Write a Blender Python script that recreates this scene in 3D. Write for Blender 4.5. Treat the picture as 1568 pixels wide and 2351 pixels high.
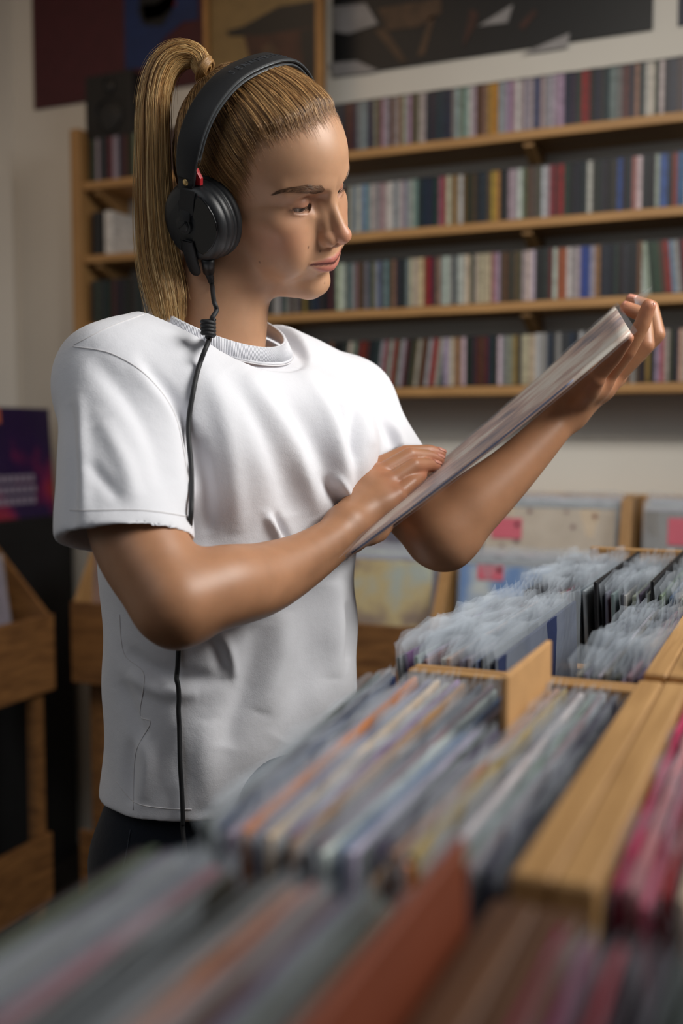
import bpy, bmesh, math, random
import numpy as np
from mathutils import Vector, Matrix
from mathutils.bvhtree import BVHTree
for _o in list(bpy.data.objects):
    bpy.data.objects.remove(_o, do_unlink=True)
SC = bpy.context.scene
COL = SC.collection
# ---------------------------------------------------------------- camera
FPX = 2400.0                                   # focal length in pixels of the 1568x2351 frame
TILT = math.atan(175.5 / FPX)                  # horizon at y = 1000
YAW = math.radians(23.7)                       # room Y axis vanishes right of the frame centre
CAMZ = 1.30
cam_d = bpy.data.cameras.new('camera')
cam_d.sensor_fit = 'VERTICAL'
cam_d.sensor_height = 36.0
cam_d.lens = 36.0 * FPX / 2351.0
cam_d.clip_start = 0.02
cam_d.dof.use_dof = True
cam_d.dof.focus_distance = 1.02
cam_d.dof.aperture_fstop = 2.9
cam = bpy.data.objects.new('camera', cam_d)
COL.objects.link(cam)
cam.location = (0, 0, CAMZ)
cam.rotation_euler = (math.pi / 2 - TILT, 0, YAW)
SC.camera = cam
# ---------------------------------------------------------------- world, lights, exposure
SC.view_settings.view_transform = 'Standard'
SC.view_settings.look = 'None'
SC.view_settings.gamma = 1.0
SC.view_settings.use_curve_mapping = False
SC.view_settings.exposure = 0.0
wd = bpy.data.worlds.new('shop_daylight')
SC.world = wd
wd.use_nodes = True
wd.node_tree.nodes['Background'].inputs[0].default_value = (0.62, 0.70, 0.80, 1)
wd.node_tree.nodes['Background'].inputs[1].default_value = 0.07
def area_light(name, loc, target, size, power, color, sy=None):
    l = bpy.data.lights.new(name, 'AREA')
    l.energy = power
    l.color = color
    l.size = size
    if sy:
        l.shape = 'RECTANGLE'
        l.size_y = sy
    o = bpy.data.objects.new(name, l)
    COL.objects.link(o)
    o.location = loc
    o.rotation_euler = (Vector(target) - Vector(loc)).to_track_quat('-Z', 'Y').to_euler()
    return o
_k = area_light('key_light', (0.78, 1.10, 2.22), (-0.48, 0.97, 1.38), 0.8, 13.0, (1.0, 0.975, 0.93), 0.8)  # added soft key at upper right inside the room; no window there
_k.data.spread = math.radians(110)
_w = area_light('ceiling_spot_wall', (0.05, 0.75, 2.75), (-0.45, 2.6, 1.45), 0.35, 4.7, (1.0, 0.93, 0.83))
_w.data.spread = math.radians(75)
area_light('fill_light_front', (-0.9, -0.5, 2.4), (-0.55, 0.9, 1.4), 1.2, 4.5, (0.95, 0.97, 1.0))  # added fill from the camera side, no fixture behind it
area_light('warm_fill_corner', (-1.5, 1.5, 2.75), (-1.8, 2.2, 1.0), 0.5, 2.6, (1.0, 0.68, 0.42))  # added warm fill that tints the left corner wall, no known fixture
# ---------------------------------------------------------------- projection helpers (cam frame: x right, y depth, z up)
def ray(px, py):
    x = (px - 784.0) / FPX
    u = -(py - 1175.5) / FPX
    y = math.cos(TILT) + u * math.sin(TILT)
    z = -math.sin(TILT) + u * math.cos(TILT)
    return np.array([x / y, 1.0, z / y])
def W(px, py, d):
    return ray(px, py) * d + np.array([0, 0, CAMZ])
def room(p):
    c, s = math.cos(YAW), math.sin(YAW)
    return np.array([p[0] * c - p[1] * s, p[0] * s + p[1] * c, p[2]])
def on_y(px, py, Y):
    rr = room(ray(px, py))
    return room(W(px, py, Y / rr[1]))
def on_x(px, py, X):
    rr = room(ray(px, py))
    return room(W(px, py, X / rr[0]))
# ---------------------------------------------------------------- object helpers
def tag(o, label=None, cat=None, group=None, kind=None):
    if label: o['label'] = label
    if cat: o['category'] = cat
    if group: o['group'] = group
    if kind: o['kind'] = kind
    return o
def empty(name, loc=(0, 0, 0), rz=0.0):
    o = bpy.data.objects.new(name, None)
    o.empty_display_size = 0.05
    COL.objects.link(o)
    o.location = loc
    o.rotation_euler = (0, 0, rz)
    return o
def link(name, me, mat=None, parent=None, loc=None, rot=None):
    o = bpy.data.objects.new(name, me)
    COL.objects.link(o)
    if mat is not None and len(me.materials) == 0:
        me.materials.append(mat)
    if parent is not None: o.parent = parent
    if loc is not None: o.location = loc
    if rot is not None: o.rotation_euler = rot
    return o
class MB:
    def __init__(s):
        s.bm = bmesh.new()
    def box(s, x0, x1, y0, y1, z0, z1, mi=0):
        v = [s.bm.verts.new(p) for p in ((x0,y0,z0),(x1,y0,z0),(x1,y1,z0),(x0,y1,z0),(x0,y0,z1),(x1,y0,z1),(x1,y1,z1),(x0,y1,z1))]
        for f in ((3,2,1,0),(4,5,6,7),(0,1,5,4),(1,2,6,5),(2,3,7,6),(3,0,4,7)):
            s.bm.faces.new([v[i] for i in f]).material_index = mi
        return v
    def prism(s, pts, axis, a, b, mi=0):
        # pts: 2D polygon; axis 'x','y','z' extruded from a to b
        def mk(t, p):
            return {'x': (t, p[0], p[1]), 'y': (p[0], t, p[1]), 'z': (p[0], p[1], t)}[axis]
        v0 = [s.bm.verts.new(mk(a, p)) for p in pts]
        v1 = [s.bm.verts.new(mk(b, p)) for p in pts]
        n = len(pts)
        s.bm.faces.new(v0[::-1]).material_index = mi
        s.bm.faces.new(v1).material_index = mi
        for i in range(n):
            s.bm.faces.new([v0[i], v0[(i+1) % n], v1[(i+1) % n], v1[i]]).material_index = mi
    def bevel(s, w, seg=2):
        bmesh.ops.bevel(s.bm, geom=list(s.bm.edges), offset=w, segments=seg, affect='EDGES', profile=0.5)
        return s
    def mesh(s, name, smooth=False):
        bmesh.ops.recalc_face_normals(s.bm, faces=s.bm.faces)
        me = bpy.data.meshes.new(name)
        s.bm.to_mesh(me)
        s.bm.free()
        if smooth:
            me.polygons.foreach_set('use_smooth', [True] * len(me.polygons))
        return me
    def build(s, name, mat, parent=None, smooth=False, loc=None, rot=None):
        return link(name, s.mesh(name, smooth), mat, parent, loc, rot)
def np_mesh(name, V, Fq, smooth=True):
    V = np.asarray(V, dtype=np.float32)
    Fq = np.asarray(Fq, dtype=np.int32)
    me = bpy.data.meshes.new(name)
    n, k = Fq.shape
    me.vertices.add(len(V))
    me.vertices.foreach_set('co', V.ravel())
    me.loops.add(n * k)
    me.loops.foreach_set('vertex_index', Fq.ravel())
    me.polygons.add(n)
    me.polygons.foreach_set('loop_start', np.arange(0, n * k, k, dtype=np.int32))
    me.polygons.foreach_set('loop_total', np.full(n, k, dtype=np.int32))
    me.update(calc_edges=True)
    me.polygons.foreach_set('use_smooth', np.full(n, smooth))
    me.validate()
    return me
def tube(pts, rad, n=10, closed=False, caps=True):
    # swept tube -> verts, quads ; rad scalar or list
    P = np.asarray(pts, float)
    m = len(P)
    R_ = np.full(m, rad) if np.isscalar(rad) else np.asarray(rad, float)
    if closed:
        Tn = np.roll(P, -1, 0) - np.roll(P, 1, 0)
    else:
        Tn = np.gradient(P, axis=0)
    Tn /= np.linalg.norm(Tn, axis=1)[:, None] + 1e-12
    up = np.array([0, 0, 1.0]) if abs(Tn[0][2]) < 0.9 else np.array([1.0, 0, 0])
    nrm = np.cross(Tn[0], up); nrm /= np.linalg.norm(nrm)
    V, Fc = [], []
    ang = np.linspace(0, 2 * np.pi, n, endpoint=False)
    for i in range(m):
        nrm = nrm - Tn[i] * (nrm @ Tn[i]); nrm /= np.linalg.norm(nrm) + 1e-12
        b = np.cross(Tn[i], nrm)
        V.append(P[i] + R_[i] * (np.cos(ang)[:, None] * nrm + np.sin(ang)[:, None] * b))
    V = np.concatenate(V)
    for i in range(m if closed else m - 1):
        j = (i + 1) % m
        for a in range(n):
            c = (a + 1) % n
            Fc.append((i*n+a, i*n+c, j*n+c, j*n+a))
    if caps and not closed:
        k = len(V)
        V = np.vstack([V, P[0], P[-1]])
        for a in range(n):
            c = (a + 1) % n
            Fc.append((k, c, a, a)); Fc.append((k+1, (m-1)*n+a, (m-1)*n+c, (m-1)*n+c))
    return V, Fc
def poly_mesh(name, V, Fc, smooth=True):
    me = bpy.data.meshes.new(name)
    me.from_pydata([tuple(v) for v in V], [], [tuple(dict.fromkeys(f)) for f in Fc])
    if smooth: me.polygons.foreach_set('use_smooth', [True] * len(me.polygons))
    me.update()
    return me
def spline(pts, n):
    P = np.asarray(pts, float)
    m = len(P)
    out = []
    t = np.linspace(0, m - 1, n)
    for u in t:
        i = min(int(u), m - 2); f = u - i
        p0, p1, p2, p3 = P[max(i-1, 0)], P[i], P[i+1], P[min(i+2, m-1)]
        out.append(0.5*((2*p1) + (-p0+p2)*f + (2*p0-5*p1+4*p2-p3)*f*f + (-p0+3*p1-3*p2+p3)*f**3))
    return np.array(out)
# ---------------------------------------------------------------- materials
def srgb(r, g, b):
    f = lambda c: ((c/255)/12.92 if c/255 <= 0.04045 else ((c/255 + 0.055)/1.055)**2.4)
    return (f(r), f(g), f(b))
def new_mat(name):
    m = bpy.data.materials.new(name)
    m.use_nodes = True
    nt = m.node_tree
    return m, nt, nt.nodes['Principled BSDF']
def mat(name, col, rough=0.6, metal=0.0, noise=0.0, nscale=20.0, bump=0.0, bscale=200.0, spec=0.5, stretch=None):
    m, nt, b = new_mat(name)
    b.inputs['Base Color'].default_value = (*col, 1)
    b.inputs['Roughness'].default_value = rough
    b.inputs['Metallic'].default_value = metal
    b.inputs['Specular IOR Level'].default_value = spec
    tc = nt.nodes.new('ShaderNodeTexCoord')
    src = tc.outputs['Object']
    if stretch:
        mp = nt.nodes.new('ShaderNodeMapping')
        mp.inputs['Scale'].default_value = stretch
        nt.links.new(src, mp.inputs[0]); src = mp.outputs[0]
    if noise:
        nz = nt.nodes.new('ShaderNodeTexNoise')
        nz.inputs['Scale'].default_value = nscale
        nz.inputs['Detail'].default_value = 5
        nt.links.new(src, nz.inputs['Vector'])
        cr = nt.nodes.new('ShaderNodeValToRGB')
        cr.color_ramp.elements[0].position = 0.3
        cr.color_ramp.elements[1].position = 0.7
        cr.color_ramp.elements[0].color = (*[max(0, c*(1-noise)) for c in col], 1)
        cr.color_ramp.elements[1].color = (*[min(1, c*(1+noise)) for c in col], 1)
        nt.links.new(nz.outputs['Fac'], cr.inputs[0])
        nt.links.new(cr.outputs[0], b.inputs['Base Color'])
    if bump:
        n2 = nt.nodes.new('ShaderNodeTexNoise')
        n2.inputs['Scale'].default_value = bscale
        n2.inputs['Detail'].default_value = 3
        nt.links.new(src, n2.inputs['Vector'])
        bp = nt.nodes.new('ShaderNodeBump')
        bp.inputs['Strength'].default_value = bump
        bp.inputs['Distance'].default_value = 0.002
        nt.links.new(n2.outputs['Fac'], bp.inputs['Height'])
        nt.links.new(bp.outputs[0], b.inputs['Normal'])
    return m
def wood_mat(name, c0, c1, axis_scale, rough=0.55):
    m, nt, b = new_mat(name)
    tc = nt.nodes.new('ShaderNodeTexCoord')
    mp = nt.nodes.new('ShaderNodeMapping')
    mp.inputs['Scale'].default_value = axis_scale
    nt.links.new(tc.outputs['Object'], mp.inputs[0])
    nz = nt.nodes.new('ShaderNodeTexNoise')
    nz.inputs['Scale'].default_value = 4.0
    nz.inputs['Detail'].default_value = 6
    nz.inputs['Distortion'].default_value = 1.2
    nt.links.new(mp.outputs[0], nz.inputs['Vector'])
    cr = nt.nodes.new('ShaderNodeValToRGB')
    cr.color_ramp.elements[0].position = 0.3; cr.color_ramp.elements[0].color = (*c0, 1)
    cr.color_ramp.elements[1].position = 0.7; cr.color_ramp.elements[1].color = (*c1, 1)
    nt.links.new(nz.outputs['Fac'], cr.inputs[0])
    nt.links.new(cr.outputs[0], b.inputs['Base Color'])
    b.inputs['Roughness'].default_value = rough
    bp = nt.nodes.new('ShaderNodeBump'); bp.inputs['Strength'].default_value = 0.15; bp.inputs['Distance'].default_value = 0.001
    nt.links.new(nz.outputs['Fac'], bp.inputs['Height']); nt.links.new(bp.outputs[0], b.inputs['Normal'])
    return m
def objcol_mat(name, rough, streak=0.35, scale=(40, 40, 40), spec=0.5, dark=0.35):
    # colour of the printed card comes from the object's own colour, with a printed mottling
    m, nt, b = new_mat(name)
    oi = nt.nodes.new('ShaderNodeObjectInfo')
    tc = nt.nodes.new('ShaderNodeTexCoord')
    mp = nt.nodes.new('ShaderNodeMapping'); mp.inputs['Scale'].default_value = scale
    va = nt.nodes.new('ShaderNodeVectorMath'); va.operation = 'ADD'
    nt.links.new(tc.outputs['Object'], mp.inputs[0])
    nt.links.new(mp.outputs[0], va.inputs[0])
    mul = nt.nodes.new('ShaderNodeMath'); mul.operation = 'MULTIPLY'; mul.inputs[1].default_value = 57.0
    nt.links.new(oi.outputs['Random'], mul.inputs[0]); nt.links.new(mul.outputs[0], va.inputs[1])
    nz = nt.nodes.new('ShaderNodeTexNoise'); nz.inputs['Scale'].default_value = 1.0; nz.inputs['Detail'].default_value = 4
    nt.links.new(va.outputs[0], nz.inputs['Vector'])
    cr = nt.nodes.new('ShaderNodeValToRGB')
    cr.color_ramp.elements[0].position = 0.38; cr.color_ramp.elements[0].color = (dark, dark, dark, 1)
    cr.color_ramp.elements[1].position = 0.55; cr.color_ramp.elements[1].color = (1, 1, 1, 1)
    nt.links.new(nz.outputs['Fac'], cr.inputs[0])
    mx = nt.nodes.new('ShaderNodeMix'); mx.data_type = 'RGBA'; mx.blend_type = 'MULTIPLY'
    mx.inputs[0].default_value = streak
    nt.links.new(oi.outputs['Color'], mx.inputs[6]); nt.links.new(cr.outputs[0], mx.inputs[7])
    nt.links.new(mx.outputs[2], b.inputs['Base Color'])
    b.inputs['Roughness'].default_value = rough
    b.inputs['Specular IOR Level'].default_value = spec
    return m
M = {}
M['wall'] = mat('white_paint', srgb(226, 223, 216), 0.8, noise=0.03, nscale=3, bump=0.1, bscale=120)
M['floor'] = mat('dark_floor', srgb(40, 36, 34), 0.5, noise=0.2, nscale=6)
M['ceil'] = mat('ceiling_paint', srgb(215, 212, 205), 0.85, noise=0.02)
M['pine_x'] = wood_mat('pine_along_x', srgb(156, 116, 70), srgb(186, 144, 92), (1.5, 25, 25))
M['pine_y'] = wood_mat('pine_along_y', srgb(160, 120, 72), srgb(190, 148, 96), (25, 1.5, 25))
M['pine_z'] = wood_mat('pine_along_z', srgb(154, 114, 68), srgb(180, 140, 90), (25, 25, 1.5))
M['ply'] = wood_mat('dark_pine', srgb(98, 64, 34), srgb(146, 102, 58), (2, 5, 16))
M['ply_y'] = wood_mat('dark_pine_y', srgb(98, 64, 34), srgb(146, 102, 58), (5, 2, 16))
M['black'] = mat('black_matte', srgb(20, 20, 22), 0.6, noise=0.1)
M['cardboard'] = mat('tan_card', srgb(196, 150, 98), 0.75, noise=0.06, nscale=60)
M['blackcard'] = mat('black_card', srgb(24, 25, 28), 0.5, noise=0.1)
M['redcard'] = mat('brown_card', srgb(128, 62, 36), 0.6, noise=0.1)
M['walnut'] = wood_mat('shaded_pine_y', srgb(62, 38, 24), srgb(104, 68, 42), (25, 1.5, 25))  # pine darkened in its colour to imitate dim light on the nearest crates
# ================================================================ THE ROOM
WY, LX, CEIL = 2.645, -2.27, 2.95
def struct(name, x0, x1, y0, y1, z0, z1, m):
    b = MB(); b.box(x0, x1, y0, y1, z0, z1)
    return tag(b.build(name, m), kind='structure')
struct('floor', LX - .1, 2.4, -1.6, WY + .1, -.06, 0, M['floor'])
struct('wall_back', LX - .1, 2.4, WY, WY + .1, 0, CEIL, M['wall'])
struct('wall_left', LX - .1, LX, -1.6, WY, 0, CEIL, M['wall'])
struct('ceiling', LX - .1, 2.4, -1.6, WY + .1, CEIL, CEIL + .08, M['ceil'])
b = MB(); b.box(LX, LX + .022, 2.28, 2.60, 0, 2.11); b.bevel(.004)
tag(b.build('trim_1', M['wall']), kind='structure')
b = MB(); b.box(-1.70, 2.2, WY - .008, WY, 1.292, 1.306); b.bevel(.002)
tag(b.build('trim_2', M['wall']), kind='structure')
# ================================================================ CD SHELVES
SF = 2.50
SHELF_Z = [2.02, 1.814, 1.62, 1.42]
ORD = ['top', 'second', 'third', 'bottom']
rack = empty('cd_shelf', (-.9, 2.57, 1.2))
tag(rack, 'pine wall shelf of four long boards filled with CD cases', 'shelf')
def child_of(o, par):
    o.parent = par
    o.matrix_parent_inverse = Matrix.Translation(par.location).inverted() @ Matrix.Identity(4)
    return o
for z in SHELF_Z:
    b = MB(); b.box(-1.90, .60, SF - .012, WY - .002, z - .022, z); b.bevel(.0025)
    child_of(b.build('shelf_board', M['pine_x']), rack)
    for X in (-1.86, -1.30, -.615, .05):
        b = MB(); b.prism([(WY - .003, z - .0225), (SF + .005, z - .0225), (SF + .005, z - .034), (WY - .03, z - .085), (WY - .003, z - .085)], 'x', X - .012, X + .012)
        child_of(b.build('bracket', M['pine_z']), rack)
b = MB(); b.box(-1.935, -1.902, SF - .02, WY - .002, 1.10, 2.17); b.bevel(.003)
child_of(b.build('side_panel', M['pine_z']), rack)
b = MB(); b.box(.602, .635, SF - .02, WY - .002, 1.10, 2.17); b.bevel(.003)
child_of(b.build('side_panel', M['pine_z']), rack)
# ---- CDs
PAL = {
 'black': (26, 28, 32), 'charcoal': (48, 50, 54), 'dark blue': (28, 42, 62), 'dark teal': (24, 50, 56), 'blue': (40, 84, 168), 'pale blue': (128, 148, 172),
 'grey': (132, 132, 132), 'silver': (168, 170, 174), 'white': (206, 204, 202), 'lilac': (170, 156, 172), 'cream': (206, 188, 152), 'tan': (150, 116, 80),
 'brown': (98, 66, 42), 'gold': (158, 122, 44), 'yellow': (196, 152, 40), 'orange': (176, 84, 40), 'red': (160, 34, 38), 'dark red': (98, 32, 34),
 'pink': (186, 98, 112), 'green': (52, 92, 66), 'olive': (98, 92, 56), 'purple': (78, 64, 128)}
SEG = [
 [(815, 'dark red,charcoal'), (870, 'dark blue,pale blue,grey,charcoal,brown'), (975, 'lilac,brown,tan,silver,brown,white,lilac'), (1022, 'dark blue,dark teal'), (1035, 'purple,dark blue'),
  (1092, 'white,silver,grey,pale blue'), (1112, 'brown,tan'), (1132, 'yellow'), (1160, 'silver,lilac'), (1190, 'white,lilac,brown'), (1218, 'silver,lilac'), (1232, 'purple,lilac'), (1292, 'white,silver,lilac,cream'),
  (1332, 'black,charcoal,dark blue'), (1348, 'red'), (1390, 'black,charcoal,dark teal'), (1425, 'silver,grey,white,cream'), (1470, 'brown,dark teal,dark blue,tan'), (1500, 'white,red,silver'), (1535, 'white,black,gold'), (1700, 'dark blue,brown,charcoal,pale blue')],
 [(955, 'white,white,silver,pale blue,white,lilac,silver'), (1000, 'dark teal,dark blue,black'), (1018, 'red,pink'), (1060, 'white,lilac,tan,brown'), (1118, 'charcoal,dark teal,brown,black'), (1124, 'silver'), (1142, 'yellow'),
  (1164, 'charcoal,black'), (1195, 'pink,white,silver'), (1240, 'charcoal,brown,olive'), (1262, 'white,silver'), (1285, 'red,dark red'), (1330, 'black,silver,white,charcoal'), (1352, 'white,dark teal'), (1385, 'brown,charcoal,dark blue'),
  (1412, 'black,silver,charcoal'), (1450, 'dark blue,black,blue'), (1500, 'charcoal,white,pink,black'), (1530, 'blue,silver,blue'), (1545, 'red,black'), (1700, 'white,blue,charcoal')],
 [(700, 'grey,charcoal,gold,dark teal,dark blue'), (765, 'charcoal,dark red,dark blue,black'), (785, 'white'), (900, 'grey,tan,pale blue,charcoal,silver,brown,dark teal'), (930, 'dark teal,red,charcoal'), (965, 'grey,tan,cream'), (990, 'olive,gold,red'),
  (1060, 'white,dark blue,silver,white,tan'), (1100, 'silver,lilac,charcoal,cream'), (1120, 'cream'), (1145, 'lilac,pink'), (1190, 'black,brown,charcoal'), (1220, 'silver,white,lilac'), (1262, 'black,dark red,charcoal'), (1290, 'white,orange,white'),
  (1328, 'white,silver,lilac'), (1345, 'blue'), (1358, 'lilac'), (1375, 'gold'), (1432, 'black,dark teal,black,charcoal'), (1444, 'green'), (1460, 'dark red,red'), (1485, 'silver,white'), (1505, 'black,charcoal'), (1518, 'green'), (1535, 'red,brown'), (1560, 'silver,pale blue'), (1700, 'red,dark red,black')],
 [(785, 'dark blue,charcoal'), (800, 'white,grey'), (830, 'dark red,red'), (862, 'black,dark teal'), (892, 'silver,red'), (915, 'tan,olive,silver'), (935, 'dark red,dark teal'), (990, 'silver,lilac,charcoal,brown,red'), (1030, 'brown,silver,dark teal,dark blue'),
  (1062, 'cream,white,tan'), (1085, 'black,charcoal'), (1115, 'dark red,brown'), (1135, 'charcoal,dark teal'), (1165, 'silver,white,grey'), (1192, 'gold,charcoal'), (1250, 'white,cream,silver,white'), (1300, 'dark teal,silver,dark blue,black'), (1335, 'dark red,blue,tan'),
  (1470, 'charcoal,gold,brown,black,silver'), (1500, 'gold,black'), (1535, 'lilac,pink,white'), (1700, 'cream,lilac,charcoal,brown')]]
M['cd_case'] = mat('clear_black_case', (0.02, 0.02, 0.022), 0.2)
M['cd_print'] = objcol_mat('printed_spine', 0.32, 0.45, (30, 30, 110))
def cd_mesh(w):
    b = MB(); h, dp = .1245, .135
    b.box(-w/2, w/2, .0012, dp, 0, h, 1)
    b.box(-w/2 + .0004, w/2 - .0004, 0, .0012, .003, h - .003, 0)
    b.box(-w/2, w/2, 0, .0012, 0, .0022, 1); b.box(-w/2, w/2, 0, .0012, h - .0022, h, 1)
    me = b.mesh('cd_case'); me.materials.append(M['cd_print']); me.materials.append(M['cd_case'])
    return me
CDW = {w: cd_mesh(w) for w in (.0102, .0118, .0165)}
def ordinal(n):
    return '%d%s' % (n, 'th' if 10 <= n % 100 <= 20 else {1: 'st', 2: 'nd', 3: 'rd'}.get(n % 10, 'th'))
rc_ = random.Random(5)
def px_of(X, z):
    c, s = math.cos(YAW), math.sin(YAW)
    x, y = X*c + SF*s, -X*s + SF*c
    f = y*math.cos(TILT) - (z - CAMZ)*math.sin(TILT)
    return 784 + FPX*x/f
VIS = [785, 790, 640, 755]
stuff_b = MB(); n_ind = 0
def put_cd(X, w, row, cname, tilt, lab):
    o = link('cd_case', CDW[w], None, None, (X, SF + .001 + rc_.uniform(0, .004), SHELF_Z[row] + .0003 + abs(math.sin(tilt))*w/2), (0, tilt, 0))
    _l = sum(PAL[cname])/3
    c = srgb(*[max(0, min(255, (v*.8 + _l*.2)*.92 + rc_.randint(-12, 12))) for v in PAL[cname]])
    o.color = (*c, 1)
    tag(o, lab, 'cd', 'CD cases on the pine wall shelf')
for row in range(4):
    X = -1.885
    items = []
    lean_zone = {2: (1.0, 1.0), 3: (1, 1)}
    while X < .58:
        w = rc_.choices((.0102, .0118, .0165), (8, 2, 1))[0]
        px = px_of(X, SHELF_Z[row] + .06)
        if row == 1 and px < 430: 
            if X < -1.87: X += .03
            else: X += .02
            continue
        tl = 0.0
        if row == 2 and px > 1440: tl = -.10
        if row == 3 and 770 < px < 1000: tl = .12
        gap = w/math.cos(tl) + .0003
        items.append((X + w/2, w, px, tl))
        X += gap
    vis = [it for it in items if ((VIS[row] < it[2] < 1580) or (200 < it[2] < 318)) and not (row == 3 and (1225 < it[2] < 1455)) and not (row == 2 and it[2] > 1440 and it[2] < 1470)]
    right = [it for it in vis if it[2] > 500][::-1]
    left = [it for it in vis if it[2] <= 500]
    segs = SEG[row]; cnt = {}
    for it in items:
        if it in vis: continue
        c = PAL[rc_.choice(['charcoal', 'grey', 'dark blue', 'white', 'brown'])]
        stuff_b.box(it[0]-it[1]/2, it[0]+it[1]/2, SF+.003, SF+.136, SHELF_Z[row]+.0003, SHELF_Z[row]+.1245, rc_.randrange(6))
    for k, it in enumerate(right):
        names = next(s for e, s in segs if it[2] < e).split(',')
        cn = names[k % len(names)] if len(names) < 3 else rc_.choice(names)
        put_cd(it[0], it[1], row, cn, it[3], '%s CD spine on the %s shelf, %s from the right photo edge' % (cn, ORD[row], ordinal(k + 1)))
        n_ind += 1
    for k, it in enumerate(left):
        cn = rc_.choice(['black', 'charcoal', 'dark red', 'lilac', 'dark teal', 'dark blue', 'grey'] if row == 0 else ['black', 'dark teal', 'charcoal', 'dark red'])
        put_cd(it[0], it[1], row, cn, 0, '%s CD spine on the %s shelf, %s from the left side panel' % (cn, ORD[row], ordinal(k + 1)))
        n_ind += 1
print('CDs individual', n_ind)
_me = stuff_b.mesh('cd_case_rows')
for _c in ('charcoal', 'grey', 'dark blue', 'silver', 'brown', 'black'): _me.materials.append(mat('spine_' + _c.replace(' ', '_'), srgb(*PAL[_c]), .35, noise=.1))
tag(link('cd_case_rows', _me), 'more CD cases filling the shelves behind the woman', 'cd', kind='stuff')
# two thick cases at the left end of the second shelf
for X, w, cn in ((-1.865, .034, 'black'), (-1.826, .028, 'white')):
    b = MB(); b.box(-w/2, w/2, 0, .13, 0, .124); b.bevel(.0025); b.box(-w/2+.003, w/2-.003, -.0006, .001, .01, .114, 0)
    o = b.build('box_set', M['cd_print'], None, False, (X, SF + .006, SHELF_Z[1] + .0003)); o.color = (*srgb(*PAL[cn]), 1)
    tag(o, '%s box set standing at the left end of the second shelf' % cn, 'box set')
# ================================================================ POSTERS AND FRAMES ABOVE THE SHELF
def patch(name, par, pix, Y, m, t=.0012):
    pts = [on_y(px, py, Y) for px, py in pix]
    b = MB(); b.prism([(p[0], p[2]) for p in pts], 'y', Y - t, Y + .0008)
    return child_of(b.build(name, m), par)
def pm(name, c, rough=.5, noise=.12, nscale=25):
    return mat(name, srgb(*c), rough, noise=noise, nscale=nscale)
M['p_black'] = pm('print_black', (14, 16, 20)); M['p_white'] = pm('print_white', (150, 148, 150)); M['p_tan'] = pm('print_tan', (74, 54, 38), noise=.4)
M['p_maroon'] = pm('print_maroon', (72, 24, 34)); M['p_blue'] = pm('print_blue', (22, 46, 98)); M['p_red'] = pm('print_red', (118, 30, 30)); M['p_cream'] = pm('print_cream', (128, 106, 66))
M['p_brown'] = pm('print_brown', (58, 30, 22), noise=.4); M['p_purple'] = pm('print_purple', (62, 30, 70), noise=.5, nscale=8); M['p_navy'] = pm('print_navy', (22, 24, 52))
def poster(name, x0, x1, z0, z1, m, Y, lab, t=.006):
    e = empty(name, ((x0+x1)/2, Y, z0)); tag(e, lab, 'poster')
    b = MB(); b.box(x0, x1, Y - t, Y, z0, z1)
    child_of(b.build('sheet', m), e)
    return e
PY = WY - .001
e = poster('poster', -1.185, -.352, 2.262, 2.86, M['p_black'], PY, 'wide black and white photo poster above the CD shelf')
q = PY - .0068
for pix, m in (([(762, 15), (840, 8), (868, 55), (800, 78), (765, 72)], 'p_white'), ([(755, 145), (820, 140), (868, 162), (850, 166), (765, 176)], 'p_white'),
               ([(868, 20), (1012, -5), (1015, 30), (960, 62), (890, 70)], 'p_tan'), ([(860, 70), (882, 62), (935, 140), (920, 145)], 'p_tan'), ([(985, 40), (1000, 35), (975, 125), (958, 130)], 'p_tan'),
               ([(1098, 60), (1178, 10), (1165, 52)], 'p_white'), ([(1195, 125), (1308, 76), (1303, 108), (1200, 124)], 'p_white'), ([(1062, 110), (1092, 60), (1098, 30), (1080, 20)], 'p_brown'), ([(1190, 60), (1225, 20), (1235, 30), (1200, 70)], 'p_brown')):
    patch('print_shape', e, pix, q, M[m])
e = poster('poster', -.295, .40, 2.262, 2.86, M['p_navy'], PY, 'dark poster cut off at the top right photo corner')
e = poster('poster', -2.19, -1.545, 2.30, 2.90, M['p_maroon'], PY, 'dark red poster with blue block behind the black loudspeaker')
for pix, m in (([(285, -60), (455, -60), (455, 45), (420, 50), (380, 85), (335, 155), (288, 160)], 'p_blue'), ([(322, -40), (412, -40), (395, 25), (372, 60), (330, 58), (318, 30)], 'p_black'), ([(325, 12), (360, 8), (395, -20), (405, 10), (370, 40), (332, 48)], 'p_red')):
    patch('print_shape', e, pix, q if m == 'p_blue' else q - .0016, M[m])
e = empty('framed_picture', (-1.38, 2.53, 2.146)); tag(e, 'gold framed portrait standing on the top row of CDs', 'picture')
fx0, fx1, fz0, fz1, fy = -1.515, -1.158, 2.1465, 2.505, 2.53
b = MB(); b.box(fx0 + .005, fx1 - .005, fy, fy + .006, fz0 + .005, fz1 - .005); child_of(b.build('sheet', M['p_cream']), e)
M['gold_frame'] = wood_mat('gold_frame', srgb(140, 100, 54), srgb(176, 132, 78), (20, 20, 3))
for x0, x1, z0, z1 in ((fx0, fx0 + .016, fz0, fz1), (fx1 - .022, fx1, fz0, fz1), (fx0 + .016, fx1 - .022, fz0, fz0 + .018), (fx0 + .016, fx1 - .022, fz1 - .012, fz1)):
    b = MB(); b.box(x0, x1, fy - .012, fy + .012, z0, z1); b.bevel(.002); child_of(b.build('frame_bar', M['gold_frame']), e)
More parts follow.
